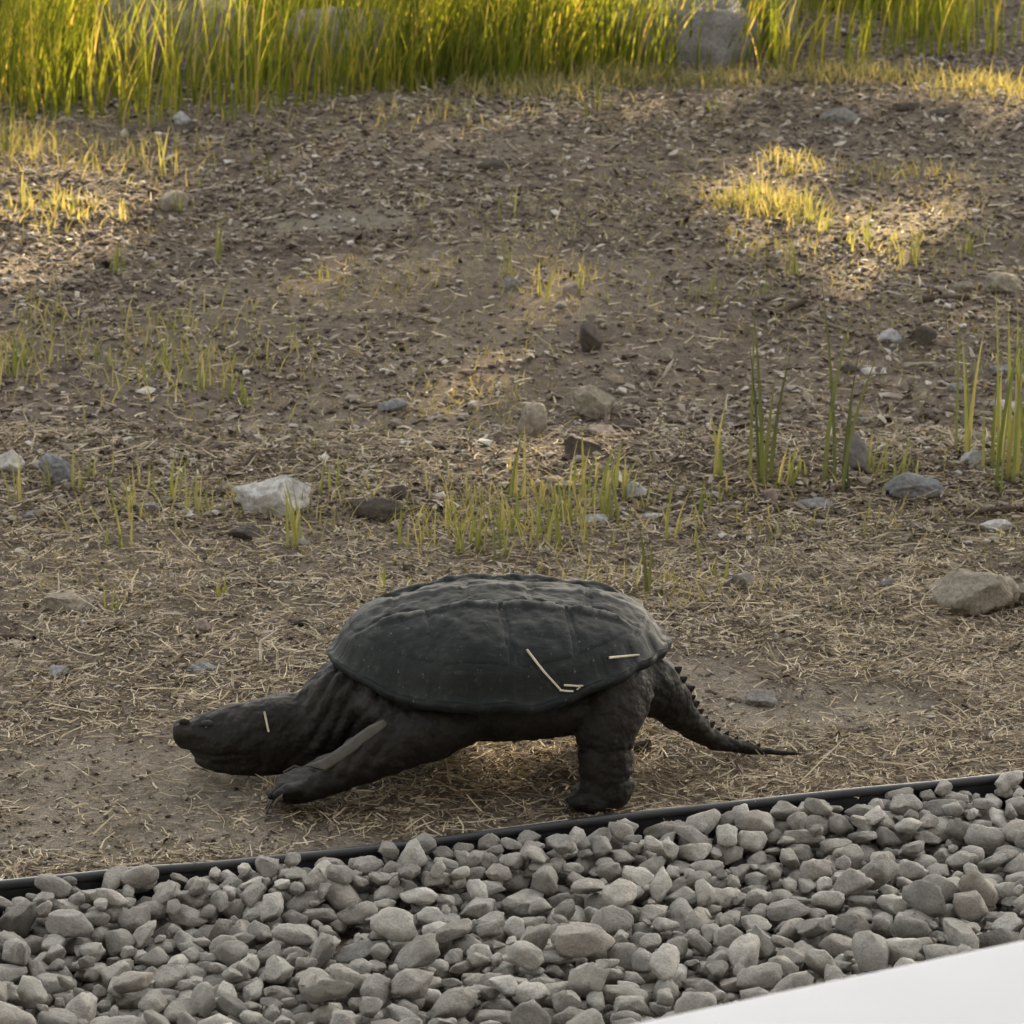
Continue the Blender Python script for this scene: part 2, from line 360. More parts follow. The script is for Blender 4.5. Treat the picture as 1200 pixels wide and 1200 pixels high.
SH3 = [rock_shape(3, 100 + i, 0.38, 0.42, 11, 0.13) for i in range(NSH)]
SH2 = [rock_shape(2, 100 + i, 0.38, 0.42, 11, 0.10) for i in range(NSH)]
SH1 = [rock_shape(1, 100 + i, 0.38, 0.42, 11, 0.05) for i in range(NSH)]
PM = [mk('river_pebble', V, F, M['pebble'], link=False) for V, F in SH3]
cell = 0.0045
A0, A1, B0, B1 = -0.95, 2.15, -1.42, 0.06                      # along / across the edging
HW, HH = int((A1 - A0) / cell), int((B1 - B0) / cell)
Hm = np.full((HW, HH), -0.012)                                    # heights above bed base (z = -0.08)
def rest(a, b, ax, bx, cz, yaw):
    rad = max(ax, bx); n = int(rad / cell) + 1
    ia, ib = int((a - A0) / cell), int((b - B0) / cell)
    if ia - n < 0 or ib - n < 0 or ia + n + 1 > HW or ib + n + 1 > HH: return None
    g = np.arange(-n, n + 1) * cell; gx, gy = np.meshgrid(g, g, indexing='ij')
    u = (gx * math.cos(yaw) + gy * math.sin(yaw)) / ax; v = (-gx * math.sin(yaw) + gy * math.cos(yaw)) / bx
    q = 1 - u * u - v * v; mk_ = q > 0
    if not mk_.any(): return None
    hgt = cz * np.sqrt(np.maximum(q, 0)); sub = Hm[ia - n:ia + n + 1, ib - n:ib + n + 1]
    z = np.percentile((sub - 0.0 + hgt)[mk_], 90)
    return z, (ia - n, ia + n + 1, ib - n, ib + n + 1), mk_, hgt
stones = []
r2 = np.random.default_rng(3)
def drop(n, smin, smax, b0, a0=A0, a1=A1, k=7, maxz=0.07):
    for _ in range(n):
        s = smin + (smax - smin) * r2.beta(1.4, 2.6); ax = s * r2.uniform(0.9, 1.45); bx = s * r2.uniform(0.65, 1.0); cz = s * r2.uniform(0.45, 0.85)
        best = None
        for _ in range(k):
            a = r2.uniform(a0, a1); yaw = r2.uniform(0, math.pi); b = r2.uniform(b0, -0.005 - math.hypot(ax * math.sin(yaw), bx * math.cos(yaw)))
            t = rest(a, b, ax, bx, cz, yaw)
            if t and (best is None or t[0] < best[0][0]): best = (t, a, b, yaw)
        if best is None or best[0][0] + cz > maxz + 0.012 * r2.random(): continue
        (z, (i0, i1, j0, j1), mk_, hgt), a, b, yaw = best
        sub = Hm[i0:i1, j0:j1]; sub[mk_] = np.maximum(sub, z + hgt)[mk_]
        stones.append((a, b, z, ax, bx, cz, yaw))
drop(3600, 0.006, 0.017, -0.85)                    # packed under layer
drop(1700, 0.008, 0.018, -1.40)
drop(5200, 0.007, 0.022, -0.85, maxz=0.056)
drop(700, 0.007, 0.018, -0.10, maxz=0.058)
drop(300, 0.013, 0.024, -0.80, maxz=0.066, k=12)
drop(900, 0.005, 0.011, -0.85, maxz=0.060)
CAMP = Vector((0, 0, CAM_Z))
info = []
for (a, b, z, ax, bx, cz, yaw) in stones:
    wx, wy, wz = EA.x + ED.x * a + EN.x * b, EA.y + ED.y * a + EN.y * b, BZ + z
    ia, ib = int((a - A0) / cell), int((b - B0) / cell)
    exposed = (z + cz * 0.9) >= Hm[ia, ib] - 0.003
    dz = CAM_Z - wz; ypx = 600 + FPX * math.tan(math.atan2(dz, wy) - PITCH); xpx = 600 + FPX * wx / (wy * math.cos(PITCH) + dz * math.sin(PITCH))
    ledge_y = 1352 - 0.2146 * xpx
    vis = exposed and -10 < xpx < 1210 and ypx < min(1205, ledge_y)
    info.append((vis, ax * bx, wx, wy, wz))
order = sorted([i for i in range(len(stones)) if info[i][0]], key=lambda i: -info[i][1])
singles = set(order[:300])
ea = math.atan2(ED.y, ED.x)
BV, BF, off = [], [], 0
for i, (a, b, z, ax, bx, cz, yaw) in enumerate(stones):
    k = i % NSH; tx, ty = r2.normal(0, 0.38, 2)
    if z < 0.02: tx, ty = tx * 0.3, ty * 0.3
    _, _, wx, wy, wz = info[i]
    lx, ly, lz = wx - EA.x, wy - EA.y, wz - BZ
    if i in singles:
        o = ob('pebble', PM[k], bed); o.location = (lx, ly, lz)
        o.rotation_euler = Matrix(rotm(ea + yaw, tx, ty).tolist()).to_euler(); o.scale = (ax * 1.08, bx * 1.08, cz * 1.08)
    else:
        V, F = (SH3 if info[i][0] else SH2 if z > 0.018 else SH1)[k]
        P = (V * (ax * 1.08, bx * 1.08, cz * 1.08)) @ rotm(ea + yaw, tx, ty).T + (lx, ly, lz)
        BV.append(P); BF.append(F + off); off += len(P)
small = mk('small_pebbles', np.concatenate(BV), np.concatenate(BF), M['pebble_many'], bed); small['kind'] = 'stuff'

# ------------------------------------------------------------------ snapping turtle
YT = 3.84
turtle = empty('snapping_turtle', (W(590, 880, YT).x, YT, 0))
tag(turtle, 'dark snapping turtle walking with stretched neck across the straw strewn soil', 'turtle')
TO = Vector(turtle.location)
def tube(secs, n=28, close=True):
    """secs: (center Vector, half width along Y, half height, power) -> closed sweep whose rings stand across the path"""
    cs = [Vector(s[0]) for s in secs]; V = []; F = []
    for i, s in enumerate(secs):
        d = (cs[min(i + 1, len(cs) - 1)] - cs[max(i - 1, 0)]).normalized()
        side = Vector((0, 1, 0)); side = (side - d * side.dot(d)).normalized(); up = d.cross(side).normalized()
        if up.z < 0: up = -up
        for j in range(n):
            t = 2 * math.pi * j / n; c, sn = math.cos(t), math.sin(t)
            V.append(cs[i] + side * (s[1] * c) + up * (s[2] * sn))
    for i in range(len(secs) - 1):
        for j in range(n): F.append((i * n + j, i * n + (j + 1) % n, (i + 1) * n + (j + 1) % n, (i + 1) * n + j))
    F.append(tuple(range(n))); F.append(tuple((len(secs) - 1) * n + j for j in reversed(range(n))))
    return V, F
def dense(secs, k=5):
    out = []
    S = [np.array([*s[0], s[1], s[2]]) for s in secs]
    for i in range(len(S) - 1):
        p0, p1, p2, p3 = S[max(i - 1, 0)], S[i], S[i + 1], S[min(i + 2, len(S) - 1)]
        for j in range(k):
            t = j / k
            v = 0.5 * ((2 * p1) + (-p0 + p2) * t + (2 * p0 - 5 * p1 + 4 * p2 - p3) * t * t + (-p0 + 3 * p1 - 3 * p2 + p3) * t ** 3)
            out.append((Vector(v[:3]), max(v[3], .001), max(v[4], .001)))
    v = S[-1]; out.append((Vector(v[:3]), v[3], v[4])); return out
MM = 0.000906
def sec(px, py, dy, ry, rz): return (W(px, py, YT + dy), ry * MM, rz * MM)
pieces = []
# torso and plastron
pieces.append(dense([sec(415, 800, 0, 60, 20), sec(440, 806, 0, 105, 38), sec(520, 806, 0, 128, 46), sec(600, 806, 0, 132, 50), sec(680, 800, 0, 126, 46), sec(740, 790, 0, 95, 36), sec(765, 785, 0, 40, 18)]))
# head and neck (the upper head with the beak)
pieces.append(dense([sec(204, 850, -.005, 8, 4), sec(209, 853, -.005, 15, 10), sec(219, 859, -.005, 21, 19), sec(238, 862, -.004, 29, 28), sec(262, 864, -.004, 38, 36), sec(300, 862, -.003, 45, 43), sec(335, 857, -.002, 46, 46), sec(362, 855, 0, 47, 47), sec(388, 844, 0, 53, 54), sec(415, 828, 0, 62, 60), sec(445, 815, 0, 78, 56), sec(490, 808, 0, 80, 46)]))
# lower jaw and throat
pieces.append(dense([sec(229, 888, -.005, 12, 5), sec(240, 888, -.005, 22, 10), sec(262, 888, -.004, 31, 16), sec(300, 888, -.003, 36, 20), sec(340, 880, -.002, 40, 24), sec(380, 870, 0, 44, 30)]))
# near foreleg reaching forward
pieces.append(dense([sec(565, 838, -.085, 34, 26), sec(520, 852, -.100, 34, 32), sec(475, 868, -.112, 31, 33), sec(432, 887, -.118, 28, 29), sec(395, 905, -.120, 28, 23), sec(365, 917, -.122, 33, 20), sec(342, 922, -.124, 32, 16), sec(325, 926, -.125, 24, 10)]))
for k, (dx, dy) in enumerate(((-4, -.036), (-8, -.016), (-8, .006), (-3, .024))):
    pieces.append(dense([sec(352, 924, -.124 + dy * .6, 9, 8), sec(335 + dx * .5, 929, -.124 + dy * .9, 8, 7), sec(322 + dx, 933, -.124 + dy, 6, 4)]))
# far foreleg
pieces.append(dense([sec(540, 815, .085, 34, 26), sec(500, 830, .100, 34, 30), sec(465, 845, .108, 30, 26), sec(440, 858, .110, 28, 20), sec(420, 866, .110, 30, 10)]))
# near hind leg
pieces.append(dense([sec(722, 800, -.060, 40, 46), sec(716, 828, -.080, 40, 42), sec(710, 858, -.092, 36, 35), sec(709, 885, -.098, 32, 31), sec(711, 908, -.100, 30, 30), sec(710, 928, -.100, 30, 29), sec(708, 940, -.100, 26, 24)]))
pieces.append(dense([sec(728, 933, -.100, 20, 11), sec(705, 935, -.102, 30, 16), sec(685, 936, -.104, 32, 15), sec(672, 938, -.105, 28, 10)]))
for k, dy in enumerate((-.028, -.010, .010, .026)):
    pieces.append(dense([sec(692, 937, -.104 + dy * .7, 10, 10), sec(676, 939, -.104 + dy, 9, 9), sec(667, 942, -.104 + dy * 1.1, 6, 5)]))
# far hind leg
pieces.append(dense([sec(712, 790, .070, 40, 42), sec(708, 815, .090, 36, 34), sec(706, 840, .100, 32, 28), sec(705, 862, .104, 30, 22), sec(704, 872, .104, 24, 8)]))
pieces.append(dense([sec(722, 870, .104, 20, 8), sec(690, 870, .104, 28, 9)]))
# tail
TAIL = dense([sec(735, 792, 0, 62, 36), sec(760, 802, .002, 44, 36), sec(781, 819, .006, 27, 29), sec(798, 838, .012, 19, 21), sec(820, 856, .022, 15, 15), sec(846, 869, .034, 11, 10.5), sec(880, 878, .046, 7, 6), sec(915, 882, .054, 4, 3.4), sec(945, 884, .058, 2.2, 2)])
pieces.append(TAIL)
bm = bmesh.new()
for s in pieces:
    V, F = tube(s); vs = [bm.verts.new(v - TO) for v in V]
    for f in F: bm.faces.new([vs[j] for j in f])
bmesh.ops.recalc_face_normals(bm, faces=bm.faces)
me = bpy.data.meshes.new('body'); bm.to_mesh(me); bm.free()
tmp = bpy.data.objects.new('body_tmp', me); COL.objects.link(tmp)
md = tmp.modifiers.new('r', 'REMESH'); md.mode = 'VOXEL'; md.voxel_size = 0.0023
md = tmp.modifiers.new('s', 'SMOOTH'); md.factor = 0.5; md.iterations = 9
dg = bpy.context.evaluated_depsgraph_get(); ev = tmp.evaluated_get(dg)
bme = bpy.data.meshes.new_from_object(ev); bpy.data.objects.remove(tmp)
co = np.empty(len(bme.vertices) * 3, np.float32); bme.vertices.foreach_get('co', co); co = co.reshape(-1, 3).astype(float)
no = np.empty(len(bme.vertices) * 3, np.float32); bme.vertices.foreach_get('normal', no); no = no.reshape(-1, 3)
x, y, z = co.T
def lx(px): return W(px, 870, YT).x - TO.x
d = 0.0040 * vn(x / .022, y / .022, z / .022, s=51) + 0.0030 * vn(x / .008, y / .008, z / .008, s=52)
neck = sstep(lx(340), lx(375), x) * (1 - sstep(lx(450), lx(480), x)) * sstep(.03, .06, z)   # skin folds round the neck
d += neck * 0.0032 * (np.abs(np.sin((x * 0.9 - z * 0.5) / .0055 + 4 * vn(x / .05, y / .05, z / .05, s=53))) - 0.6)
legs = (1 - sstep(.055, .085, z)) * sstep(lx(330), lx(360), x)
d += legs * 0.0012 * (np.abs(np.sin((z + 0.3 * x) / .006 + 5 * vn(x / .03, y / .03, z / .03, s=54))) - 0.5)
head = 1 - sstep(lx(320), lx(350), x)
mz = np.interp(x, [lx(222), lx(262), lx(305)], [W(222, 884, YT - .02).z, W(262, 884, YT - .03).z, W(305, 882, YT - .035).z])
d -= (1 - sstep(lx(290), lx(310), x)) * 0.0020 * np.exp(-((z - mz) / .0022) ** 2)
d *= sstep(.003, .02, z) * 0.9 + 0.1
co = co + no * d[:, None]
co[:, 2] = np.maximum(co[:, 2], -0.002)
bme.vertices.foreach_set('co', co.astype(np.float32).ravel()); bme.update()
bme.polygons.foreach_set('use_smooth', np.ones(len(bme.polygons), bool)); bme.materials.clear(); bme.materials.append(M['skin']); bme.name = 'body'
body = ob('body', bme, turtle)
bvh = BVHTree.FromPolygons([Vector(c) + TO for c in co], [tuple(p.vertices) for p in bme.polygons])

# carapace
CX0, CX1 = lx(386), lx(783); CA = (CX1 - CX0) / 2; CC = (CX0 + CX1) / 2; CB = 0.142
NR, NP = 84, 300
rr = np.linspace(0, 1, NR + 1)[1:]; ph = np.linspace(0, 2 * math.pi, NP, endpoint=False)
RR, PH = np.meshgrid(rr, ph, indexing='ij')
def carap(rr, ph):
    c, s = np.cos(ph), np.sin(ph); pw = 2.1
    sup = (np.abs(c) ** pw + np.abs(s) ** pw) ** (-1 / pw)
    ser = 1 + 0.030 * sstep(0.45, 0.9, c) * (np.abs(((ph * 24 / (2 * math.pi)) % 1) - 0.5) * 2 - 0.55) * sstep(0.8, 1.0, rr)   # saw toothed rear rim
    u = rr * sup * c * ser; v = rr * sup * s * ser
    taper = 1 - 0.10 * sstep(-0.2, -1.0, u) - 0.02 * sstep(.3, 1, u)
    X = CC + CA * u; Y = CB * v * taper
    rim = 0.122 + 0.018 * sstep(-0.45, -1.0, u) + 0.030 * sstep(0.15, 1.0, u) - 0.010 * sstep(-1, .3, -u) * 0
    # front rim of the shell dips beside the neck
    H = 0.086 - 0.004 * u - 0.012 * sstep(.2, 1, u)
    vl = np.clip(np.abs(v) / np.maximum((1 - np.minimum(np.abs(u), .999) ** 2.1) ** (1 / 2.1), .02), 0, 1)
    prof = np.maximum(1 - np.minimum(np.abs(u), 1) ** 2.3, 0) ** 0.72 * np.maximum(1 - vl ** 2.5, 0) ** 0.62
    Z = rim + H * np.where(rr > .9, prof * sstep(1.0, .9, rr) + (1 - sstep(1.0, .9, rr)) * 0.05, prof)
    keel = np.exp(-((np.abs(v) - 0.36) / 0.035) ** 2) * sstep(0.95, 0.6, np.abs(u)) * 0.0055 + np.exp(-(v / 0.05) ** 2) * sstep(1.0, .6, np.abs(u)) * 0.003
    Z = Z + keel
    return X, Y, Z, u, v
X, Y, Z, U, Vv = carap(RR, PH)
Z = Z + 0.0045 * vn(X / .035, Y / .035, s=61) + 0.0026 * vn(X / .012, Y / .012, s=62) + 0.0012 * vn(X / .005, Y / .005, s=63)
top0 = float(carap(np.array([0.0]), np.array([0.0]))[2][0])
idx = np.arange(NR * NP).reshape(NR, NP)
FQ = np.stack([idx[:-1], np.roll(idx[:-1], -1, 1), np.roll(idx[1:], -1, 1), idx[1:]], -1).reshape(-1, 4)[:, ::-1]
PT = np.stack([X, Y, Z], -1)
# scute labels
bvv = np.array([-.97, -.60, -.20, .18, .52, .97]); bcc = np.array([-.97, -.42, .00, .38, .97])
zig = 0.30 + 0.05 * np.cos((U - 0.0) / 0.38 * 2 * math.pi)
slant = 0.14 * (np.abs(Vv) - 0.3)
lab = np.where(RR > 0.885, 100 + np.floor(((PH * 24 / (2 * math.pi) + 0.5)) % 24),
      np.where(np.abs(Vv) < zig, 10 + np.clip(np.searchsorted(bvv, U), 1, 5),
               np.where(Vv < 0, 20, 30) + np.clip(np.searchsorted(bcc, U - slant), 1, 4))).astype(int)
nrm = np.zeros_like(PT)
gu = np.gradient(PT, axis=0); gvv = (np.roll(PT, -1, 1) - np.roll(PT, 1, 1)); nrm = np.cross(gu, gvv); nrm /= np.linalg.norm(nrm, axis=2)[..., None] + 1e-12
nrm *= np.sign(nrm[..., 2:3] + 1e-9)
bmask = (lab != np.roll(lab, 1, 1)) | (lab != np.roll(lab, -1, 1)); bmask[1:] |= lab[1:] != lab[:-1]; bmask[:-1] |= lab[1:] != lab[:-1]
bp = PT[bmask]; kd = KDTree(len(bp))
for i, p in enumerate(bp): kd.insert(p, i)
kd.balance()
DI = np.array([kd.find(p)[2] for p in PT.reshape(-1, 3)]).reshape(NR, NP)
lift = -0.0008 + np.where(lab >= 100, 0.0014, 0.0028) * sstep(0.0, 0.0045, DI) + 0.0005 * vn(DI / 0.004, lab * 3.7, s=66) * sstep(.003, .01, DI) * (lab < 100)
SC = PT + nrm * lift[..., None]
kn = vn(X / .012, Y / .012, s=67) + 0.6 * vn(X / .004, Y / .004, s=68)
WEAR = np.clip(np.exp(-((np.abs(Vv) - 0.365) / 0.016) ** 2) * sstep(.85, .5, np.abs(U)) * sstep(-.35, .35, kn) * 1.0
               + 0.8 * sstep(.72, .98, U) * sstep(-.3, .4, kn) * (RR > .6) + 0.35 * sstep(0.002, 0.0, DI) * sstep(-.2, .4, kn) * (lab < 100), 0, 1)
# base shell: dome, rolled rim and underside
ring = []
for (k, dz) in ((1.0, -0.006), (0.985, -0.011), (0.95, -0.012), (0.86, -0.004)):
    ring.append(np.stack([CC + (X[-1] - CC) * k, Y[-1] * k, Z[-1] + dz], -1))
BVv = np.concatenate([PT.reshape(-1, 3)] + ring + [np.array([[CC, 0, top0 + 0.002]])])
ex = []
lst = [idx[-1]] + [NR * NP + k * NP + np.arange(NP) for k in range(4)]
for a, b in zip(lst[:-1], lst[1:]): ex.append(np.stack([a, np.roll(a, -1), np.roll(b, -1), b], -1)[:, ::-1])
cidx = len(BVv) - 1
tri = [(int(idx[0, (j + 1) % NP]), int(idx[0, j]), cidx, cidx) for j in range(NP)]
carapace = mk('carapace', BVv, np.concatenate([FQ] + ex), M['shell'], turtle)
bm = bmesh.new(); bm.from_mesh(carapace.data); bm.verts.ensure_lookup_table()
for j in range(NP): 
    f = bm.faces.new([bm.verts[int(idx[0, j])], bm.verts[int(idx[0, (j + 1) % NP])], bm.verts[cidx]]); f.smooth = True
bmesh.ops.recalc_face_normals(bm, faces=bm.faces); bm.to_mesh(carapace.data); bm.free()
flab = lab[:-1].reshape(-1)
alln = SC.reshape(-1, 3)
# the middle gap of the polar grid belongs to the central vertebral scute
for l in np.unique(lab):
    fs = FQ[flab == l]
    if len(fs) < 6: continue
    used, inv = np.unique(fs, return_inverse=True)
    Vs = alln[used]; Fs = inv.reshape(-1, 4)
    if l == lab[0, 0]:
        c = len(Vs); Vs = np.concatenate([Vs, [[CC, 0, top0 + 0.004]]]); pos = {int(u_): i for i, u_ in enumerate(used)}
    o = mk('scute', Vs, Fs, M['shell'], carapace)
    wv = WEAR.reshape(-1)[used]; wv = np.append(wv, [0.0] * (len(Vs) - len(wv)))
    o.data.attributes.new('wear', 'FLOAT', 'POINT').data.foreach_set('value', wv.astype(np.float32))
cb = BVHTree.FromPolygons([Vector(c) + TO for c in alln], [tuple(int(i) for i in f) for f in FQ])
def hit(px, py, lift=0.001):
    o = Vector((0, 0, CAM_Z)); r = ray(px, py).normalized(); best = None
    for b in (bvh, cb):
        h = b.ray_cast(o, r)
        if h[0] is not None and (best is None or h[3] < best[3]): best = h
    if best is None: return None
    n = best[1]; n = -n if n.dot(r) > 0 else n
    return best[0] + n * lift
# eye, nostrils, claws, tail scales
def lump(name, loc, sc, m, parent, rot=(0, 0, 0), sub=3, power=None):
    V, F = ICO[sub]; o = mk(name, V * sc, F, m, parent); o.location = loc; o.rotation_euler = rot; return o
for px, py, sgn in ((243, 853, -1),):
    h = hit(px, py, 0)
    if h: 
        lump('eye', h - TO + Vector((0, 0.002, 0)), (.0042, .0036, .0042), M['eye'], turtle)
        lump('eyelid', h - TO + Vector((0.0005, 0.004, 0.0030)), (.0085, .0055, .0038), M['skin'], turtle, (0.3, 0.1, 0))
for dy in (-.0045, .0045):
    lump('nostril', W(217, 847, YT - .005 + dy) - TO, (.0070, .0040, .0045), M['skin'], turtle, (0, 0.3, 0), 2)
def claw(base, tip, r, parent):
    base, tip = Vector(base), Vector(tip); V = []; F = []; n = 8; k = 6
    for i in range(k):
        t = i / (k - 1); c = base.lerp(tip, t) + Vector((0, 0, math.sin(t * math.pi) * 0.25 * (tip - base).length)); q = r * (1 - t) ** 0.8 + 0.0003
        for j in range(n): V.append(c + Vector((0, math.cos(2 * math.pi * j / n) * q, math.sin(2 * math.pi * j / n) * q)))
    for i in range(k - 1):
        for j in range(n): F.append((i * n + j, i * n + (j + 1) % n, (i + 1) * n + (j + 1) % n, (i + 1) * n + j))
    return mk('claw', V, F, M['claw'], parent)
for dx, dy in ((-4, -.036), (-8, -.016), (-8, .006), (-3, .024)):
    b_ = W(324 + dx, 932, YT - .124 + dy) - TO; claw(b_ + Vector((.010, 0, -.001)), Vector((b_.x - 0.006, b_.y + dy * .1, 0.001)), .0050, turtle)
for dy in (-.028, -.010, .010, .026):
    b_ = W(670, 941, YT - .104 + dy) - TO; claw(b_ + Vector((.006, 0, .001)), Vector((b_.x - 0.010, b_.y, 0.0)), .0046, turtle)
for i in range(7, len(TAIL) - 8, 2):
    c, ry, rz = TAIL[i]; dn = TAIL[i + 1][0]; ax = (dn - c).normalized(); up = Vector((-ax.z, 0, ax.x)); up = up if up.z > 0 else -up
    h = (0.0085 * (1 - (i - 7) / (len(TAIL) - 6)) + 0.002) * random.uniform(.75, 1.1)
    p = c + up * rz * 0.86 - TO; V = []; F = []
    for t, q in ((-0.5, 1.25), (0.35, 0.95), (0.85, 0.55), (1.2, 0.1)):
        for j in range(8):
            a = 2 * math.pi * j / 8; V.append(p + up * h * t + ax * (math.cos(a) * h * 0.72 * q + h * 0.25 * max(t, 0)) + Vector((0, math.sin(a) * h * 0.42 * q, 0)))
    for k in range(3):
        for j in range(8): F.append((k * 8 + j, k * 8 + (j + 1) % 8, (k + 1) * 8 + (j + 1) % 8, (k + 1) * 8 + j))
    mk('tail_scale', V, F, M['skin'], turtle)

# ------------------------------------------------------------------ straw stems and the dead blade on the turtle
def stem(name, pts, r, m, label, cat, loc=None, taper=0.7, flat=1.0, group=None):
    pts = [Vector(p) for p in pts]; V = []; F = []; n = 6; o = pts[0]
    for i, p in enumerate(pts):
        d = (pts[min(i + 1, len(pts) - 1)] - pts[max(i - 1, 0)]).normalized(); s = d.cross(Vector((0, -0.95, 0.3))); s.normalize(); u = s.cross(d)
        q = (r[i] if isinstance(r, (list, tuple)) else r * (1 - (1 - taper) * i / max(1, len(pts) - 1)))
        for j in range(n): a = 2 * math.pi * j / n; V.append(p - o + s * math.cos(a) * q + u * math.sin(a) * q * flat)
    for i in range(len(pts) - 1):
        for j in range(n): F.append((i * n + j, i * n + (j + 1) % n, (i + 1) * n + (j + 1) % n, (i + 1) * n + j))
    F.append(tuple(list(range(n))[:4])); F.append(tuple((len(pts) - 1) * n + j for j in (3, 2, 1, 0)))
    ob_ = mk(name, V, F, m); ob_.location = o
    return tag(ob_, label, cat, group)
def onturtle(pl, k=3, lift=0.0014):
    out = []
    for a, b in zip(pl[:-1], pl[1:]):
        for t in range(k): out.append(hit(a[0] + (b[0] - a[0]) * t / k, a[1] + (b[1] - a[1]) * t / k, lift))
    out.append(hit(*pl[-1], lift)); return [o for o in out if o is not None]
SP = [([(617, 762), (638, 788), (658, 810)], .0013, 'long pale straw lying slanted on the flank of the turtle shell'),
      ([(655, 809), (672, 811)], .0013, 'short straw crossing the foot of the long slanted straw on the shell'),
      ([(661, 803), (684, 805)], .0012, 'straw lying level above the rim of the turtle shell'),
      ([(680, 806), (672, 815)], .0011, 'tiny straw stub slanting down over the shell rim'),
      ([(713, 771), (748, 768)], .0014, 'pale straw lying level near the rear edge of the turtle shell'),
      ([(487, 829), (504, 827)], .0012, 'short straw on the lower front rim of the turtle shell'),
      ([(310, 835), (315, 858)], .0013, 'thin upright straw stuck to the side of the turtle head')]
for pl, r, lb in SP:
    pts = onturtle(pl)
    if len(pts) > 1: stem('straw', pts, r, M['strawthing'], lb, 'straw', taper=0.8)
pts = onturtle([(330, 903), (346, 895), (362, 899), (380, 898), (400, 886), (425, 868), (452, 849)], 2, 0.003)
if len(pts) > 4:
    w = [0.0012 + 0.0056 * float(sstep(0.34, 0.52, i / (len(pts) - 1))) * (1 - 0.5 * float(sstep(.9, 1, i / (len(pts) - 1)))) for i in range(len(pts))]
    stem('dead_leaf', pts, w, M['strap'], 'long flat dead grass blade draped over the turtle foreleg', 'leaf', flat=0.18)

# ------------------------------------------------------------------ rocks on the soil
RM = {'white': stone_mat('white_stone', (0.325, 0.312, 0.293), (0.598, 0.579, 0.546)), 'tan': stone_mat('tan_stone', (0.156, 0.137, 0.104), (0.325, 0.286, 0.227)),
      'grey': stone_mat('grey_stone', (0.117, 0.111, 0.104), (0.260, 0.247, 0.227)), 'blue': stone_mat('blue_grey_stone', (0.130, 0.134, 0.140), (0.273, 0.277, 0.283)),
      'dark': stone_mat('dark_stone', (0.039, 0.033, 0.026), (0.111, 0.091, 0.075)), 'pink': stone_mat('pinkish_stone', (0.182, 0.143, 0.120), (0.325, 0.260, 0.227)),
      'pale': stone_mat('pale_stone', (0.247, 0.247, 0.247), (0.442, 0.442, 0.436))}
def rock(px, py, w, h, m, label, seed, deep=0.75, sink=0.30, name='rock', ang=0.38, lumpy=0.36, group=None, yoff=0.0, spin=0.0):
    """px,py = middle of the foot line; w,h = size seen, in photo pixels"""
    g = G(px, py); s = PXM(g.y); ax = w * s / 2; hz = h * s / 0.95
    by = ax * deep; hz = max(hz - by * 0.45, hz * 0.45)                     # the top seen from above takes part of the height
    V, F = rock_shape(4 if w > 40 else 3, seed, ang, lumpy, 14, 0.16)
    V = V * (ax, by, hz / (2 - 2 * sink) * 1.25)
    o = mk(name, V @ rotm(spin).T, F, RM[m]); cy = g.y + by * 0.8
    zc = min(gz1(g.x, cy), gz1(g.x, g.y)); cz = hz / (2 - 2 * sink) * 1.25
    o.location = (g.x, cy, zc + cz * (1 - 2 * sink))
    return tag(o, label, 'rock' if name != 'soil_clod' else 'clod', group)
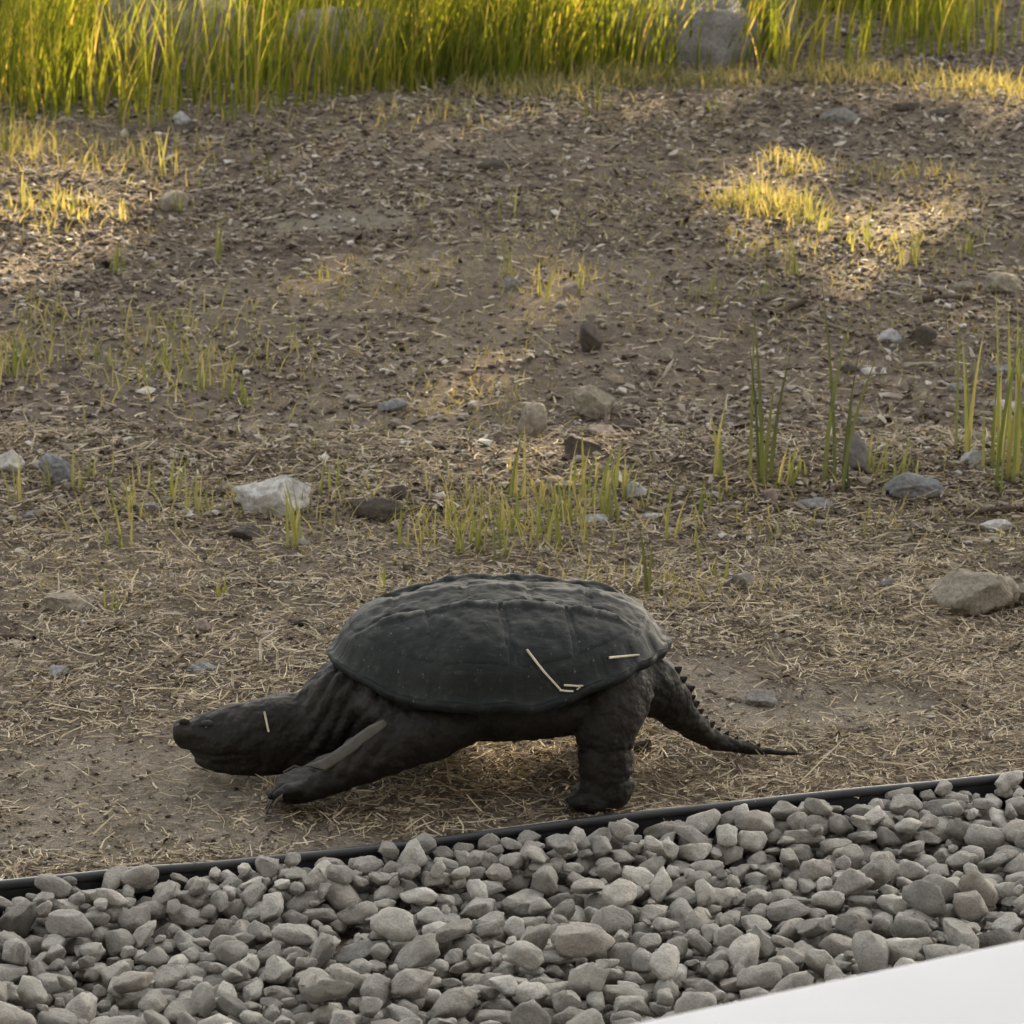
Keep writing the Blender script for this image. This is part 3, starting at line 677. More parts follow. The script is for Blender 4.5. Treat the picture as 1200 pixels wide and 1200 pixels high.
ROCKS = [
 (313, 606, 98, 48, 'white', 'large white humped rock standing out on the bare soil', 1, .7, .30, 'rock'),
 (440, 611, 64, 27, 'dark', 'dark brown lump of earth lying beside the large white rock', 2, .6, .3, 'soil_clod'),
 (466, 588, 24, 18, 'dark', 'small dark round stone behind the dark brown lump', 3, .8, .2, 'rock'),
 (625, 513, 38, 38, 'tan', 'round tan brown cobble next to the pale tan wedge shaped stone', 4, .9, .15, 'rock'),
 (692, 492, 58, 38, 'tan', 'pale tan wedge shaped stone with a raised end', 5, .7, .2, 'rock'),
 (682, 537, 46, 28, 'dark', 'dark brown stone below the pale tan wedge shaped stone', 6, .8, .25, 'rock'),
 (705, 512, 40, 20, 'pink', 'low pinkish stone wedged behind the dark brown stone', 7, .8, .4, 'rock'),
 (738, 508, 56, 18, 'dark', 'flat dark slab beside the pale tan wedge shaped stone', 8, .6, .35, 'rock'),
 (690, 415, 34, 33, 'dark', 'lone dark brown rounded stone on the open bare slope', 9, .9, .2, 'rock'),
 (1006, 556, 34, 44, 'grey', 'upright grey egg shaped stone beside the tall grass blades', 10, .8, .15, 'rock'),
 (1078, 588, 84, 34, 'blue', 'long low blue grey stone with a squared end', 11, .5, .25, 'rock'),
 (1140, 722, 118, 58, 'tan', 'largest tan rock half sunk in the straw litter', 12, .8, .35, 'rock'),
 (1205, 712, 60, 36, 'tan', 'tan rock touching the largest half sunk tan rock', 13, .8, .35, 'rock'),
 (80, 720, 64, 28, 'tan', 'smooth oval tan stone lying alone in straw litter', 14, .7, .3, 'rock'),
 (8, 556, 58, 30, 'white', 'whitish stone next to a dark grey block', 15, .7, .25, 'rock'),
 (66, 568, 44, 36, 'blue', 'dark topped blue grey block next to the whitish stone', 16, .8, .2, 'rock'),
 (746, 588, 26, 22, 'pale', 'small round pale stone among the sprouting grass', 17, .8, .2, 'rock'),
 (690, 616, 50, 18, 'pale', 'flat pale blue stone in front of the sprouting grass', 18, .7, .4, 'rock'),
 (757, 609, 42, 9, 'white', 'thin white stone flake by the sprouting grass', 19, .5, .3, 'rock'),
 (960, 599, 58, 17, 'blue', 'flat blue grey stone sunk level with the soil', 20, .7, .45, 'rock'),
 (1140, 547, 30, 19, 'pale', 'small pale stone with a bluish side by tall grass', 21, .8, .25, 'rock'),
 (1168, 624, 48, 16, 'white', 'flat white stone chip near a dark fallen stick', 22, .6, .3, 'rock'),
 (1082, 407, 36, 26, 'dark', 'dark angular stone with a flat pale top', 23, .8, .2, 'rock'),
 (1044, 404, 36, 18, 'pale', 'pale flat stone leaning on the dark angular stone', 24, .6, .3, 'rock'),
 (1026, 439, 34, 10, 'white', 'thin white pebble in front of a pale flat slab', 25, .7, .3, 'rock'),
 (1082, 434, 54, 12, 'tan', 'long flat tan slab lying level on the slope', 26, .5, .3, 'rock'),
 (995, 438, 24, 14, 'dark', 'little dark stone beside the thin white pebble', 27, .8, .25, 'rock'),
 (1176, 345, 50, 26, 'tan', 'knobbly tan rock at the edge of a sunlit patch', 28, .8, .3, 'rock'),
 (1130, 342, 26, 14, 'tan', 'small tan stone beside the knobbly tan rock', 29, .8, .3, 'rock'),
 (780, 424, 22, 16, 'tan', 'small tan stone alone on the dark litter', 30, .8, .3, 'rock'),
 (600, 342, 20, 17, 'grey', 'small grey stone beside yellow grass shoots', 31, .8, .25, 'rock'),
 (669, 349, 20, 17, 'pink', 'small pinkish stone with a dark foot on the slope', 32, .8, .25, 'rock'),
 (460, 484, 36, 17, 'blue', 'flat dark bluish stone alone on dark soil', 33, .7, .3, 'rock'),
 (576, 200, 48, 14, 'dark', 'long dark stone lying flat below the tall grass', 34, .5, .3, 'rock'),
 (68, 795, 26, 18, 'pale', 'pale bluish pebble amid straw beside a short twig', 35, .8, .25, 'rock'),
 (236, 741, 22, 14, 'pink', 'mauve and white pebble lying in straw litter', 36, .8, .25, 'rock'),
 (348, 734, 24, 12, 'dark', 'small flat dark stone behind the standing straw stalks', 37, .7, .3, 'rock'),
 (478, 673, 17, 12, 'dark', 'small dark stone behind the front of the turtle shell', 38, .8, .25, 'rock'),
 (888, 828, 50, 22, 'grey', 'sunken grey stone behind the turtle tail', 39, .8, .45, 'rock'),
 (900, 827, 18, 12, 'pale', 'small pale pebble on the sunken grey stone', 40, .8, .3, 'rock'),
 (200, 248, 40, 26, 'tan', 'brown humped stone on the slope below the tall grass', 41, .8, .3, 'rock'),
 (82, 266, 20, 14, 'dark', 'dark pyramid shaped stone in a sunlit patch', 42, .8, .2, 'rock'),
 (1040, 690, 20, 12, 'grey', 'small grey stone beside a curled straw', 43, .8, .3, 'rock'),
 (870, 690, 34, 18, 'grey', 'crumbling grey stone amid sprouts behind the shell', 44, .8, .3, 'rock'),
 (205, 158, 80, 16, 'dark', 'dark flat stone under the tall grass edge', 45, .5, .3, 'rock'),
 (213, 148, 22, 16, 'pale', 'pale knob of stone on the dark flat stone', 46, .8, .15, 'rock'),
 (985, 145, 52, 20, 'grey', 'grey rounded stone near crumbling dark bark', 47, .7, .35, 'rock'),
 (1064, 132, 44, 14, 'dark', 'crumbling dark lump by the sunlit grass fringe', 48, .6, .3, 'soil_clod'),
 (1110, 138, 40, 12, 'dark', 'second crumbling dark lump beside the sunlit fringe', 49, .6, .3, 'soil_clod'),
 (905, 590, 24, 18, 'pink', 'small pinkish stone by the flat sunk blue stone', 50, .8, .25, 'rock'),
 (240, 790, 44, 18, 'blue', 'sunken bluish stone in the straw before the turtle', 51, .8, .45, 'rock'),
 (170, 600, 44, 14, 'grey', 'low grey stone in the row left of the white rock', 52, .7, .35, 'rock'),
 (36, 612, 50, 16, 'blue', 'low bluish stone near the dark topped block', 53, .6, .35, 'rock'),
 (290, 634, 46, 20, 'dark', 'dark crumbly stone in front of the large white rock', 54, .7, .3, 'rock'),
 (345, 640, 34, 14, 'grey', 'small grey stone in front of the large white rock', 55, .7, .3, 'rock'),
 (1125, 460, 30, 12, 'grey', 'small flat grey stone on the slope near tall grass', 56, .7, .3, 'rock'),
 (1180, 440, 50, 16, 'blue', 'low blue grey stone behind the tallest grass clump', 57, .7, .35, 'rock'),
 (1175, 480, 40, 12, 'pale', 'low pale stone behind the tallest grass clump', 58, .7, .35, 'rock'),
]
for (px, py, w, h, m, lb, sd, dp, sk, nm) in ROCKS: rock(px, py, w, h, m, lb, 500 + sd, dp, sk, nm)
# boulders standing in the tall grass
for (px, py, w, h, m, lb, sd) in [
 (215, 118, 260, 125, 'tan', 'broad tan boulder inside the tall grass', 1), (410, 104, 165, 85, 'tan', 'flat topped tan boulder inside the tall grass', 2),
 (800, 92, 210, 85, 'grey', 'low grey boulder behind the grass fringe', 3), (870, 70, 150, 85, 'grey', 'taller grey boulder piled against the low grey boulder', 4), (735, 40, 120, 60, 'blue', 'smaller blue boulder behind the low grey boulder', 5)]:
    g = G(px, min(py, 110)); g.y += 0.08; s = PXM(g.y); V, F = rock_shape(4, 800 + sd, 0.36, 0.34, 16, 0.16); a = w * s / 2
    o = mk('boulder', V * (a, a * 0.5, h * s * 1.0), F, RM[m]); o.location = (g.x, g.y + a * 0.6, gz1(g.x, g.y + a * 0.6) + h * s * 0.05); tag(o, lb, 'boulder')

# twigs and standing stalks
def gp(px, py, up=0.004): g = G(px, py); return g + Vector((0, 0, up))
TW = [([(0, 750), (20, 749), (40, 751)], .0042, 'dkwood', 'stick', 'short dark stick lying in straw near the oval tan stone'),
      ([(1130, 604), (1165, 601), (1215, 599)], .0050, 'dkwood', 'stick', 'dark fallen stick beside the flat white stone chip'),
      ([(905, 372), (928, 362), (945, 357)], .0060, 'dkwood', 'stick', 'short thick dark stick on the bare slope'),
      ([(945, 372), (975, 384), (1010, 396)], .0040, 'wood', 'stick', 'thin bent pale stick on the bare slope'),
      ([(1080, 354), (1110, 353), (1135, 352)], .0060, 'dkwood', 'stick', 'dark level stick below the knobbly tan rock'),
      ([(192, 783), (207, 774), (219, 762)], .0028, 'wood', 'twig', 'short pale slanted twig in straw before the turtle'),
      ([(100, 740), (135, 736), (168, 730)], .0036, 'wood', 'twig', 'pale level twig in straw beside the oval tan stone'),
      ([(250, 690), (290, 684), (330, 680)], .0030, 'wood', 'twig', 'pale crooked twig behind the standing straw stalks'),
      ([(1040, 640), (1055, 632), (1085, 625), (1110, 630)], .0022, 'dkwood', 'twig', 'thin arched twig over the straw near the largest tan rock'),
      ([(180, 252), (150, 247), (185, 244)], .0050, 'wood', 'stick', 'broken curved stick by the brown humped stone'),
      ([(0, 1036), (10, 1018)], .0022, 'strawthing', 'straw', 'pale straw leaning on the black edging')]
for pl, r, m, nm, lb in TW: stem(nm if nm != 'straw' else 'straw', [gp(*p, up=r * 0.8) for p in pl], r, M[m], lb, nm, taper=0.75)
STK = [((306, 779), [(306, 779), (305, 752), (327, 737)], 'bent pale straw stalk standing up with its top kinked'), ((325, 786), [(325, 786), (325, 764)], 'straight upright straw stalk beside the kinked one'),
       ((273, 807), [(273, 807), (272, 787)], 'short upright straw stalk in front of the kinked one'), ((343, 778), [(343, 778), (342, 768)], 'shortest straw stub beside the straight upright stalk')]
for b_, pl, lb in STK:
    Yb = G(*b_).y; stem('straw', [W(p[0], p[1] + (3 if i == 0 else 0), Yb) for i, p in enumerate(pl)], .0017, M['strawthing'], lb, 'straw')
# dark curled leaf by the tail
lf = G(752, 884)
V = [(-.022, 0, .002), (.004, -.006, .001), (.010, .002, .016), (-.004, .008, .012), (.012, .006, .002), (-.01, .016, .003)]
o = mk('dead_leaf', V, [(0, 1, 2), (0, 2, 3), (1, 4, 2), (0, 3, 5), (3, 2, 4)], M['dkwood'], smooth=False); o.location = lf
sol = o.modifiers.new('t', 'SOLIDIFY'); sol.thickness = 0.001
tag(o, 'dark curled dead leaf between the turtle hind leg and tail', 'leaf')

# ------------------------------------------------------------------ litter scattered over the soil (nobody could count it)
def keep_out(x, y):
    return sdist(x, y) > 0.012
def view_pts(n, y0, y1, f=None, margin=0.95):
    """random soil points over the stretch of ground around the turtle, thinner away from it"""
    w = y1 * 0.142 + margin; m = int(n * 2 * w / (y1 * 0.142 + 0.12)); y = rng.uniform(y0, y1, m); x = rng.uniform(-w, w, m)
    k = keep_out(x, y) & (rng.random(m) < 1 - 0.55 * sstep(0.08, 0.3, np.abs(x) - y * 0.142))
    if f is not None: k &= rng.random(m) < f(x, y)
    x, y = x[k], y[k]; c = int(n * 1.45)
    return x[:c], y[:c]
def ribbons(x, y, z, ln, wd, yaw, pitch, curl, segs=3, twist=0.0):
    n = len(x); t = np.linspace(0, 1, segs + 1)[None, :]; ya = yaw[:, None] + curl[:, None] * (t - .5)
    cx = np.cumsum(np.concatenate([np.zeros((n, 1)), np.cos(ya)[:, :-1] * (ln / segs)[:, None]], 1), 1); cy = np.cumsum(np.concatenate([np.zeros((n, 1)), np.sin(ya)[:, :-1] * (ln / segs)[:, None]], 1), 1)
    px, py = x[:, None] + cx, y[:, None] + cy; pz = z[:, None] + np.sin(pitch)[:, None] * ln[:, None] * t
    sx, sy = -np.sin(ya), np.cos(ya); w = wd[:, None] * (1 - 0.5 * t) / 2
    tl = rng.uniform(-.9, .9, n)[:, None]
    A = np.stack([px + sx * w, py + sy * w, pz + w * tl], -1); B = np.stack([px - sx * w, py - sy * w, pz - w * tl], -1)
    V = np.stack([A, B], 2).reshape(n, -1, 3); k = (segs + 1) * 2
    f = np.array([[2 * i, 2 * i + 1, 2 * i + 3, 2 * i + 2] for i in range(segs)])
    F = (np.arange(n)[:, None, None] * k + f[None]).reshape(-1, 4)
    return V.reshape(-1, 3), F
def straw_density(x, y):
    d = np.where(y < 5.05, 0.95, 0.6) * (0.55 + 0.9 * (vn(x / .22, y / .3, s=71) + .35))
    return np.clip(d, 0.03, 1) * (1 - 0.8 * bare(x, y))
SV, SF, off = [], [], 0
for (n, y0, y1, l0, l1, w0, w1) in ((60000, 3.3, 5.3, .004, .026, .0008, .0022), (3000, 3.3, 5.3, .025, .06, .001, .0026), (26000, 5.0, 8.2, .006, .032, .0010, .0030), (9000, 3.3, 4.4, .003, .012, .0007, .0016)):
    x, y = view_pts(n, y0, y1, straw_density); n = len(x)
    ln = rng.uniform(l0, l1, n); pt = np.abs(rng.normal(0, .16, n)) * (rng.random(n) < .8) + rng.uniform(.2, .7, n) * (rng.random(n) < .06)
    V, F = ribbons(x, y, gz(x, y) + rng.uniform(.001, .005, n), ln, rng.uniform(w0, w1, n), rng.uniform(0, 2 * math.pi, n), pt, rng.normal(0, .8, n), segs=2)
    SV.append(V); SF.append(F + off); off += len(V)
tag(mk('straw_litter', np.concatenate(SV), np.concatenate(SF), M['straw']), 'loose dry straw and grass bits littering the soil', 'straw', kind='stuff')
# flat crumbs of bark and dead leaves
def chips(n, y0, y1, s0, s1, f):
    x, y = view_pts(n, y0, y1, f); n = len(x); k = 5
    s = s0 + (s1 - s0) * rng.beta(1.2, 3.5, n); ang = np.sort(rng.uniform(0, 2 * math.pi, (n, k)), 1); yaw = rng.uniform(0, 6.3, n)
    rad = s[:, None] * rng.uniform(.6, 1.1, (n, k)); ux, uy = np.cos(ang) * rad * 1.5, np.sin(ang) * rad * .7
    px = ux * np.cos(yaw)[:, None] - uy * np.sin(yaw)[:, None]; py = ux * np.sin(yaw)[:, None] + uy * np.cos(yaw)[:, None]
    tx, ty = rng.normal(0, .35, n)[:, None], rng.normal(0, .35, n)[:, None]
    z = gz(x, y)[:, None] + rng.uniform(.001, .004, n)[:, None] + np.abs(s)[:, None] * .3 + px * tx + py * ty
    V = np.stack([x[:, None] + px, y[:, None] + py, z], -1); c = V.mean(1, keepdims=True) + np.stack([0 * s, 0 * s, s * .35], -1)[:, None]
    V = np.concatenate([V, c], 1); f_ = np.array([[j, (j + 1) % k, k] for j in range(k)])
    return V.reshape(-1, 3), (np.arange(n)[:, None, None] * (k + 1) + f_[None]).reshape(-1, 3)
cd = lambda x, y: np.clip(0.5 + 1.2 * vn(x / .35, y / .4, s=72), .05, 1) * (1 - .8 * bare(x, y))
C1 = chips(18000, 3.3, 5.2, .0015, .009, cd); C2 = chips(30000, 4.9, 8.4, .002, .016, cd)
tag(mk('leaf_crumbs', np.concatenate([C1[0], C2[0]]), np.concatenate([C1[1], C2[1] + len(C1[0])]), M['chip'], smooth=False), 'dark crumbs of bark and dead leaves littering the soil', 'litter', kind='stuff')
# grit and soil crumbs
def crumbs(n, y0, y1, s0, s1, f):
    x, y = view_pts(n, y0, y1, f); n = len(x); V0, F0 = OCT
    s = s0 + (s1 - s0) * rng.beta(1, 5, n); sc = np.stack([s * rng.uniform(.8, 1.5, n), s * rng.uniform(.7, 1.1, n), s * rng.uniform(.5, .8, n)], -1)
    j = 1 + .3 * rng.uniform(-1, 1, (n, len(V0))); yaw = rng.uniform(0, 6.3, n)
    P = V0[None] * j[..., None] * sc[:, None]
    px = P[..., 0] * np.cos(yaw)[:, None] - P[..., 1] * np.sin(yaw)[:, None]; py = P[..., 0] * np.sin(yaw)[:, None] + P[..., 1] * np.cos(yaw)[:, None]
    V = np.stack([x[:, None] + px, y[:, None] + py, (gz(x, y) + s * .3)[:, None] + P[..., 2]], -1)
    return V.reshape(-1, 3), (np.arange(n)[:, None, None] * len(V0) + F0[None]).reshape(-1, 3)
gd = lambda x, y: np.clip(0.55 + 1.2 * vn(x / .3, y / .35, s=73) + .5 * np.exp(-((y - 5.1) / .14) ** 2), .05, 1)
C1 = crumbs(15000, 3.3, 5.2, .0012, .008, gd); C2 = crumbs(24000, 4.8, 8.3, .0018, .015, gd); C3 = crumbs(1600, 4.95, 7.6, .005, .017, gd)
tag(mk('soil_crumbs', np.concatenate([C1[0], C2[0], C3[0]]), np.concatenate([C1[1], C2[1] + len(C1[0]), C3[1] + len(C1[0]) + len(C2[0])]), M['clod'], smooth=False), 'grit and small crumbs of soil scattered over the ground', 'grit', kind='stuff')

# ------------------------------------------------------------------ grass
def blades(x, y, h, w, leanx, leany, segs=5, z=None, droop=0.0):
    n = len(x); t = np.linspace(0, 1, segs + 1)[None, :]; z0 = gz(x, y) if z is None else z
    b = t ** 1.8
    cx = x[:, None] + leanx[:, None] * h[:, None] * b; cy = y[:, None] + leany[:, None] * h[:, None] * b
    cz = z0[:, None] - .006 + h[:, None] * (t - droop * b * t * (leanx ** 2 + leany ** 2)[:, None])
    a = rng.uniform(-.9, .9, n)[:, None] + rng.normal(0, .3, (n, 1)) * t; ww = w[:, None] * np.maximum(1 - t ** 2.2, .04) / 2
    sx, sy = np.cos(a), np.sin(a)
    A = np.stack([cx + sx * ww, cy + sy * ww, cz], -1); B = np.stack([cx - sx * ww, cy - sy * ww, cz], -1)
    V = np.stack([A, B], 2).reshape(n, -1, 3); k = (segs + 1) * 2
    f = np.array([[2 * i, 2 * i + 1, 2 * i + 3, 2 * i + 2] for i in range(segs)])
    return V.reshape(-1, 3), (np.arange(n)[:, None, None] * k + f[None]).reshape(-1, 4)
FRINGE = [(-200, 150), (0, 148), (120, 146), (250, 145), (330, 132), (420, 118), (520, 108), (620, 104), (720, 98), (820, 93), (920, 90), (1020, 84), (1100, 78), (1180, 70), (1400, 60)]
fx = np.array([G(*p).x for p in FRINGE]); fy = np.array([G(*p).y for p in FRINGE])
def fringe(x): return np.interp(x, fx, fy)
n = 30000
x = rng.uniform(-1.75, 1.75, n); dy = rng.beta(1.0, 1.25, n) * 1.15; y = fringe(x) + dy + .10 * vn(x / .1, x * 0, s=81)
dens = np.clip(.6 + 1.1 * vn(x / .22, y / .3, s=82) - .35 * sstep(.15, .5, x), .06, 1) * np.where(x > .95, .45, 1)
BX = [(G(px, 100).x, wd) for px, wd in ((215, .24), (410, .14))]
for bx_, bw_ in BX: dens = dens * (1 - .5 * np.exp(-((x - bx_) / bw_) ** 4) * (dy < .45))
k = rng.random(n) < dens; x, y, dy = x[k], y[k], dy[k]; n = len(x)
h = rng.uniform(.10, .34, n) * (0.55 + .45 * sstep(0, .15, dy)) * np.where(x > .3, .85, 1.05)
wind = .12 + .25 * vn(x / .5, y / .5, s=83)
V, F = blades(x, y, h, rng.uniform(.0022, .0048, n), rng.normal(0, .22, n) + wind, rng.normal(0, .2, n), droop=.35)
tag(mk('tall_grass', V, F, M['grass']), 'band of tall green grass glowing in patches of sun', 'grass', kind='stuff')
# dry fringe and sunlit turf patches
def patch(cx, cy, rx, ry, n, h0, h1, w0=.0015, w1=.0035):
    g = G(cx, cy); sx = rx * PXM(g.y); sy = ry * PXM(g.y) / 0.2
    a = rng.uniform(0, 6.3, n); r = np.sqrt(rng.random(n)) * (1 + .3 * rng.normal(size=n))
    x = g.x + sx * r * np.cos(a); y = g.y + sy * r * np.sin(a)
    y = np.maximum(y, 3.95)
    return x, y, rng.uniform(h0, h1, n), rng.uniform(w0, w1, n)
TP = [(620, 112, 90, 9, 500, .015, .06), (720, 100, 60, 6, 300, .015, .06), (820, 97, 90, 6, 380, .015, .05), (1000, 92, 120, 7, 500, .015, .06), (1150, 105, 60, 12, 400, .012, .05),
      (895, 248, 62, 12, 380, .02, .055), (60, 248, 70, 16, 170, .02, .05), (130, 190, 130, 16, 200, .02, .06), (20, 175, 40, 14, 90, .03, .09), (930, 195, 40, 9, 80, .02, .05), (1060, 205, 90, 10, 120, .015, .04),
      (1090, 300, 90, 14, 120, .012, .035), (660, 325, 60, 14, 50, .015, .04), (900, 300, 60, 20, 60, .02, .05), (430, 330, 110, 14, 90, .01, .03), (200, 420, 140, 40, 260, .02, .06), (30, 400, 60, 40, 120, .02, .06),
      (300, 600, 300, 18, 150, .015, .05), (620, 610, 130, 30, 260, .02, .06), (900, 610, 300, 25, 160, .015, .05), (560, 470, 90, 15, 90, .012, .03), (780, 690, 140, 18, 150, .012, .035), (700, 250, 120, 25, 90, .012, .03), (480, 140, 150, 14, 160, .015, .05)]
PXs = [patch(*t) for t in TP]
x, y, h, w = [np.concatenate(a) for a in zip(*PXs)]
# thin random growth over the slope
xs, ys = view_pts(17000, 4.5, 8.2, lambda x, y: np.clip(.25 + 1.6 * vn(x / .3, y / .5, s=84), 0.02, 1))
x = np.concatenate([x, xs]); y = np.concatenate([y, ys]); h = np.concatenate([h, rng.uniform(.006, .026, len(xs))]); w = np.concatenate([w, rng.uniform(.0012, .003, len(xs))])
n = len(x); V, F = blades(x, y, h, w, rng.normal(.05, .4, n), rng.normal(0, .35, n), 4, droop=.3)
tag(mk('dry_turf', V, F, M['dryturf']), 'short thin yellowing grass blades scattered across the slope', 'grass', kind='stuff')
# sprouts in tufts
def tuft_arrays(px, py, hpx, n, spread, lean=.12, wd=(.0025, .005)):
    g = G(px, py); s = PXM(g.y); x = g.x + rng.normal(0, spread, n); y = g.y + rng.normal(0, spread * 1.3, n)
    h = hpx * s / .93 * rng.uniform(.45, 1.1, n); h[0] = hpx * s / .96
    return x, y, h, rng.uniform(*wd, n), rng.normal(.04, lean, n), rng.normal(0, lean, n)
SPR = []
for px, py, hp, n in [(500, 640, 50, 5), (520, 625, 55, 6), (545, 650, 60, 6), (565, 640, 62, 7), (585, 655, 60, 5), (600, 625, 70, 6), (640, 640, 80, 7), (655, 610, 60, 6), (670, 615, 55, 5), (700, 600, 60, 6), (715, 605, 80, 7), (735, 590, 60, 5),
    (555, 590, 45, 5), (775, 600, 40, 3), (825, 600, 45, 3), (800, 640, 70, 3), (855, 590, 40, 4), (925, 570, 50, 6), (935, 565, 30, 4), (1030, 560, 60, 5), (1060, 560, 50, 6), (1045, 570, 40, 4), (905, 575, 50, 4),
    (205, 590, 75, 4), (150, 600, 60, 5), (175, 575, 45, 4), (90, 575, 60, 3), (115, 560, 40, 4), (230, 600, 60, 5), (15, 590, 60, 5), (60, 570, 45, 3), (345, 640, 80, 6), (145, 640, 50, 5), (385, 580, 40, 4), (395, 565, 45, 3), (360, 600, 30, 4),
    (855, 240, 35, 8), (880, 240, 40, 8), (915, 252, 30, 9), (945, 262, 45, 9), (965, 270, 40, 8), (992, 292, 36, 8), (1022, 288, 50, 6), (1070, 310, 52, 9), (1135, 300, 45, 7), (835, 345, 34, 6), (928, 325, 50, 6), (885, 300, 25, 5), (900, 345, 28, 4), (815, 350, 22, 4),
    (595, 325, 60, 3), (634, 350, 50, 5), (680, 345, 35, 5), (250, 310, 60, 4), (210, 250, 30, 4), (135, 320, 45, 8), (140, 260, 30, 5), (25, 245, 45, 8), (80, 250, 30, 8), (60, 245, 25, 6), (15, 180, 45, 8), (75, 175, 40, 5), (185, 210, 60, 5), (230, 220, 22, 4), (310, 210, 40, 4),
    (215, 385, 40, 5), (190, 440, 45, 6), (245, 455, 55, 8), (225, 460, 50, 6), (270, 465, 40, 6), (290, 475, 30, 5), (160, 450, 30, 5), (10, 440, 60, 9), (30, 430, 45, 6), (130, 430, 35, 5), (495, 245, 40, 2), (700, 130, 40, 5), (835, 130, 30, 6), (690, 140, 30, 5), (380, 330, 24, 4), (600, 260, 40, 2),
    (450, 695, 45, 2), (255, 700, 30, 4), (130, 715, 40, 4), (755, 690, 70, 1), (850, 680, 40, 3), (830, 665, 60, 1), (645, 690, 40, 2)]:
    SPR.append(tuft_arrays(px, py, hp, n, .010))
a = [np.concatenate(t) for t in zip(*SPR)]
V, F = blades(*a, segs=5, droop=.25)
tag(mk('grass_sprouts', V, F, M['sprout']), 'sprouting green grass shoots dotted over the bare soil', 'grass', kind='stuff')
TALL = [(893, 568, 182, 5, .008, 'dkblade', 'tall dark grass blades with a few shorter shoots at their foot'), (978, 568, 222, 5, .010, 'dkblade', 'tallest single dark grass blade beside the egg shaped stone'),
        (1132, 535, 140, 6, .010, 'sprout', 'slender green grass clump beside the small pale bluish stone'), (1182, 560, 195, 14, .020, 'sprout', 'dense tall green grass clump behind the dark fallen stick'),
        (1163, 545, 110, 7, .012, 'sprout', 'shorter green clump next to the dense tall grass'), (842, 560, 75, 3, .005, 'sprout', 'single pale yellow shoot standing alone on the slope'),
        (603, 585, 82, 4, .006, 'sprout', 'bright yellow green shoot in front of the round cobble'), (684, 583, 80, 5, .008, 'sprout', 'bright yellow shoot in front of the dark brown stone'),
        (722, 575, 62, 5, .009, 'sprout', 'forked yellow green shoots beside the flat dark slab'), (1165, 62, 52, 12, .012, 'grass', 'separate bright clump at the end of the tall grass band'),
        (758, 700, 85, 2, .003, 'dkblade', 'thin dark grass stem rising behind the turtle shell')]
for px, py, hp, n, sp, m, lb in TALL:
    g = G(px, py); x, y, h, w, l1, l2 = tuft_arrays(px, py, hp * 1.08, n, sp, .07, (.004, .007)); x[0], y[0] = g.x, g.y
    V, F = blades(x, y, h, w, l1, l2, 7, droop=.2); V = V - np.array([g.x, g.y, g.z])
    o = mk('grass_tuft', V, F, M[m]); o.location = g; tag(o, lb, 'grass')

# ------------------------------------------------------------------ trees beyond the frame whose crowns shade the soil
PATCH = [(900, 246, .20, .34), (1070, 300, .22, .40), (70, 255, .20, .45), (20, 175, .12, .40), (610, 103, .30, .30), (760, 99, .30, .22), (1000, 92, .35, .22), (1160, 105, .14, .40), (600, 85, .26, .30, .14), (605, 40, .28, .36, .2), (470, 50, .10, .2, .2), (320, 60, .10, .2, .2),
         (190, 45, .26, .35, .25), (625, 556, .22, .2, .03), (705, 552, .16, .16, .03), (420, 322, .12, .12), (0, 330, .06, .2), (545, 468, .13, .16), (930, 190, .10, .16), (1080, 390, .06, .1), (640, 335, .10, .16), (900, 575, .14, .10), (1160, 60, .05, .2), (630, 880, .13, .16), (140, 200, .15, .12)]
PW = [(G(t[0], t[1]) + Vector((0, 0, t[4] if len(t) > 4 else 0)), t[2], t[3]) for t in PATCH]
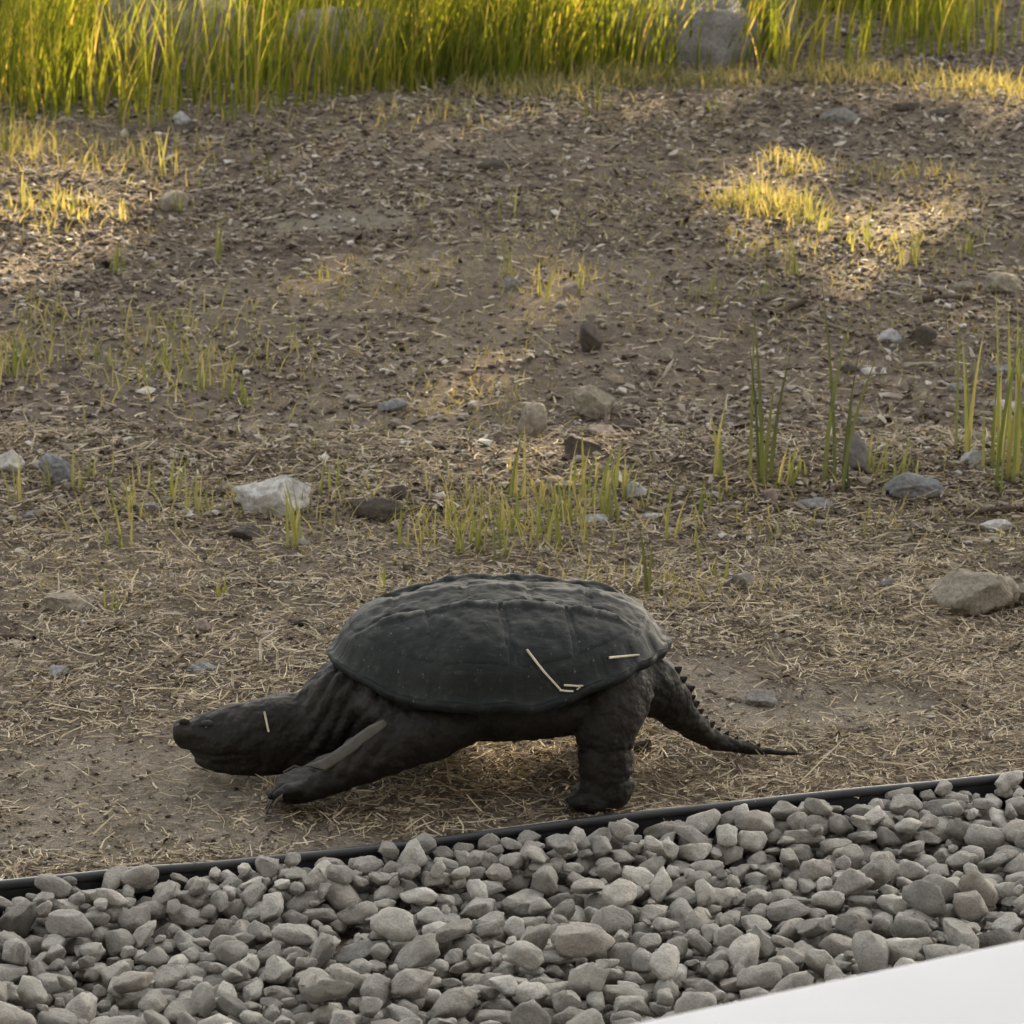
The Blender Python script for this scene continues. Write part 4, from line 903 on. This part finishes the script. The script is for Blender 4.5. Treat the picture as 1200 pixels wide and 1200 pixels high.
def tree(base, height, crown_r, crown_z, nleaf, label, seed):
    r = np.random.default_rng(seed); t = empty('leafy_tree', base); tag(t, label, 'tree', 'trees beyond the grass')
    V, F, off = [], [], 0; tips = []
    def limb(p0, p1, r0, r1):
        nonlocal off
        d = (p1 - p0).normalized(); s = d.orthogonal().normalized(); u = d.cross(s); n = 9; m = 6
        for i in range(m):
            q = i / (m - 1); c = p0.lerp(p1, q) + Vector(r.normal(0, r0 * .25, 3)) * (0 < i < m - 1); rad = r0 + (r1 - r0) * q
            for j in range(n): V.append(c + (s * math.cos(6.2832 * j / n) + u * math.sin(6.2832 * j / n)) * rad)
        for i in range(m - 1):
            for j in range(n): F.append((off + i * n + j, off + i * n + (j + 1) % n, off + (i + 1) * n + (j + 1) % n, off + (i + 1) * n + j))
        off += n * m
    topv = Vector((0, 0, crown_z + crown_r * .4)); limb(Vector((0, 0, -.1)), Vector((0.05, 0, crown_z - crown_r * .6)), .17, .13); limb(Vector((0.05, 0, crown_z - crown_r * .62)), topv, .13, .04)
    for i in range(11):
        a = i * 2.4; z0 = crown_z - crown_r * .55 + crown_r * .08 * i; e = Vector((math.cos(a), math.sin(a), .35 + .1 * (i % 3))).normalized() * crown_r * r.uniform(.6, .85)
        limb(Vector((0.04, 0, z0)), Vector((0.04, 0, z0)) + e, .055, .012); tips.append(Vector((0.04, 0, z0)) + e)
    mk('trunk', V, F, M['bark'], t)
    n = nleaf; d = r.normal(size=(n, 3)); d /= np.linalg.norm(d, axis=1)[:, None]; rad = r.random(n) ** (1 / 2.4)
    P = d * rad[:, None] * (crown_r, crown_r, crown_r * .95); lum = 1 + .45 * vn(d[:, 0] * 2 + seed, d[:, 1] * 2, d[:, 2] * 2, s=seed); P *= lum[:, None]; P += (0, 0, crown_z)
    Wp = P + np.array(base)                                         # leave openings in the canopy where the sun reaches the soil
    keep = np.ones(n, bool)
    for c, rx, ry in PW:
        tt = (Wp[:, 2] - c.z) / SUNV.z; hx = Wp[:, 0] - SUNV.x * tt; hy = Wp[:, 1] - SUNV.y * tt
        keep &= ((hx - c.x) / (rx * 1.0)) ** 2 + ((hy - c.y) / (ry * 1.0)) ** 2 > r.uniform(.65, 1.25, n)
    P = P[keep]; n = len(P); s = r.uniform(.07, .13, n)
    a = r.normal(size=(n, 3)); a /= np.linalg.norm(a, axis=1)[:, None]; b = np.cross(a, r.normal(size=(n, 3))); b /= np.linalg.norm(b, axis=1)[:, None]
    c = np.cross(a, b) * (s * .18)[:, None]
    A, B = a * s[:, None], b * (s * .6)[:, None]
    LV = np.stack([P - A, P - B * .9 + c, P - A * .1, P + B * .9 + c, P + A], 1)
    f = np.array([[0, 1, 2], [0, 2, 3], [1, 4, 2], [2, 4, 3]])
    mk('crown', LV.reshape(-1, 3), (np.arange(n)[:, None, None] * 5 + f[None]).reshape(-1, 3), M['leaf'], t, smooth=False)
hv = Vector((math.sin(SUN_AZ), math.cos(SUN_AZ), 0)); sv = Vector((math.cos(SUN_AZ), -math.sin(SUN_AZ), 0))
c0 = Vector((0, 4.6, 0.1)); dist = 10.0
for k, (side, dd, cr, nl, lb) in enumerate(((0.0, 10.0, 3.0, 21000, 'middle leafy tree beyond the tall grass shading the slope'), (-4.2, 11.5, 2.6, 9000, 'leafy tree beyond the grass on the broad tan boulder side'), (4.3, 11.0, 2.5, 9000, 'leafy tree beyond the grass on the side of the end clump'))):
    p = c0 + hv * dd + sv * side; zc = dd * math.tan(SUN_EL) + .1; bz = gz1(p.x, p.y)
    tree((p.x, p.y, bz), zc + cr, cr, zc - bz, nl, lb, 40 + k)
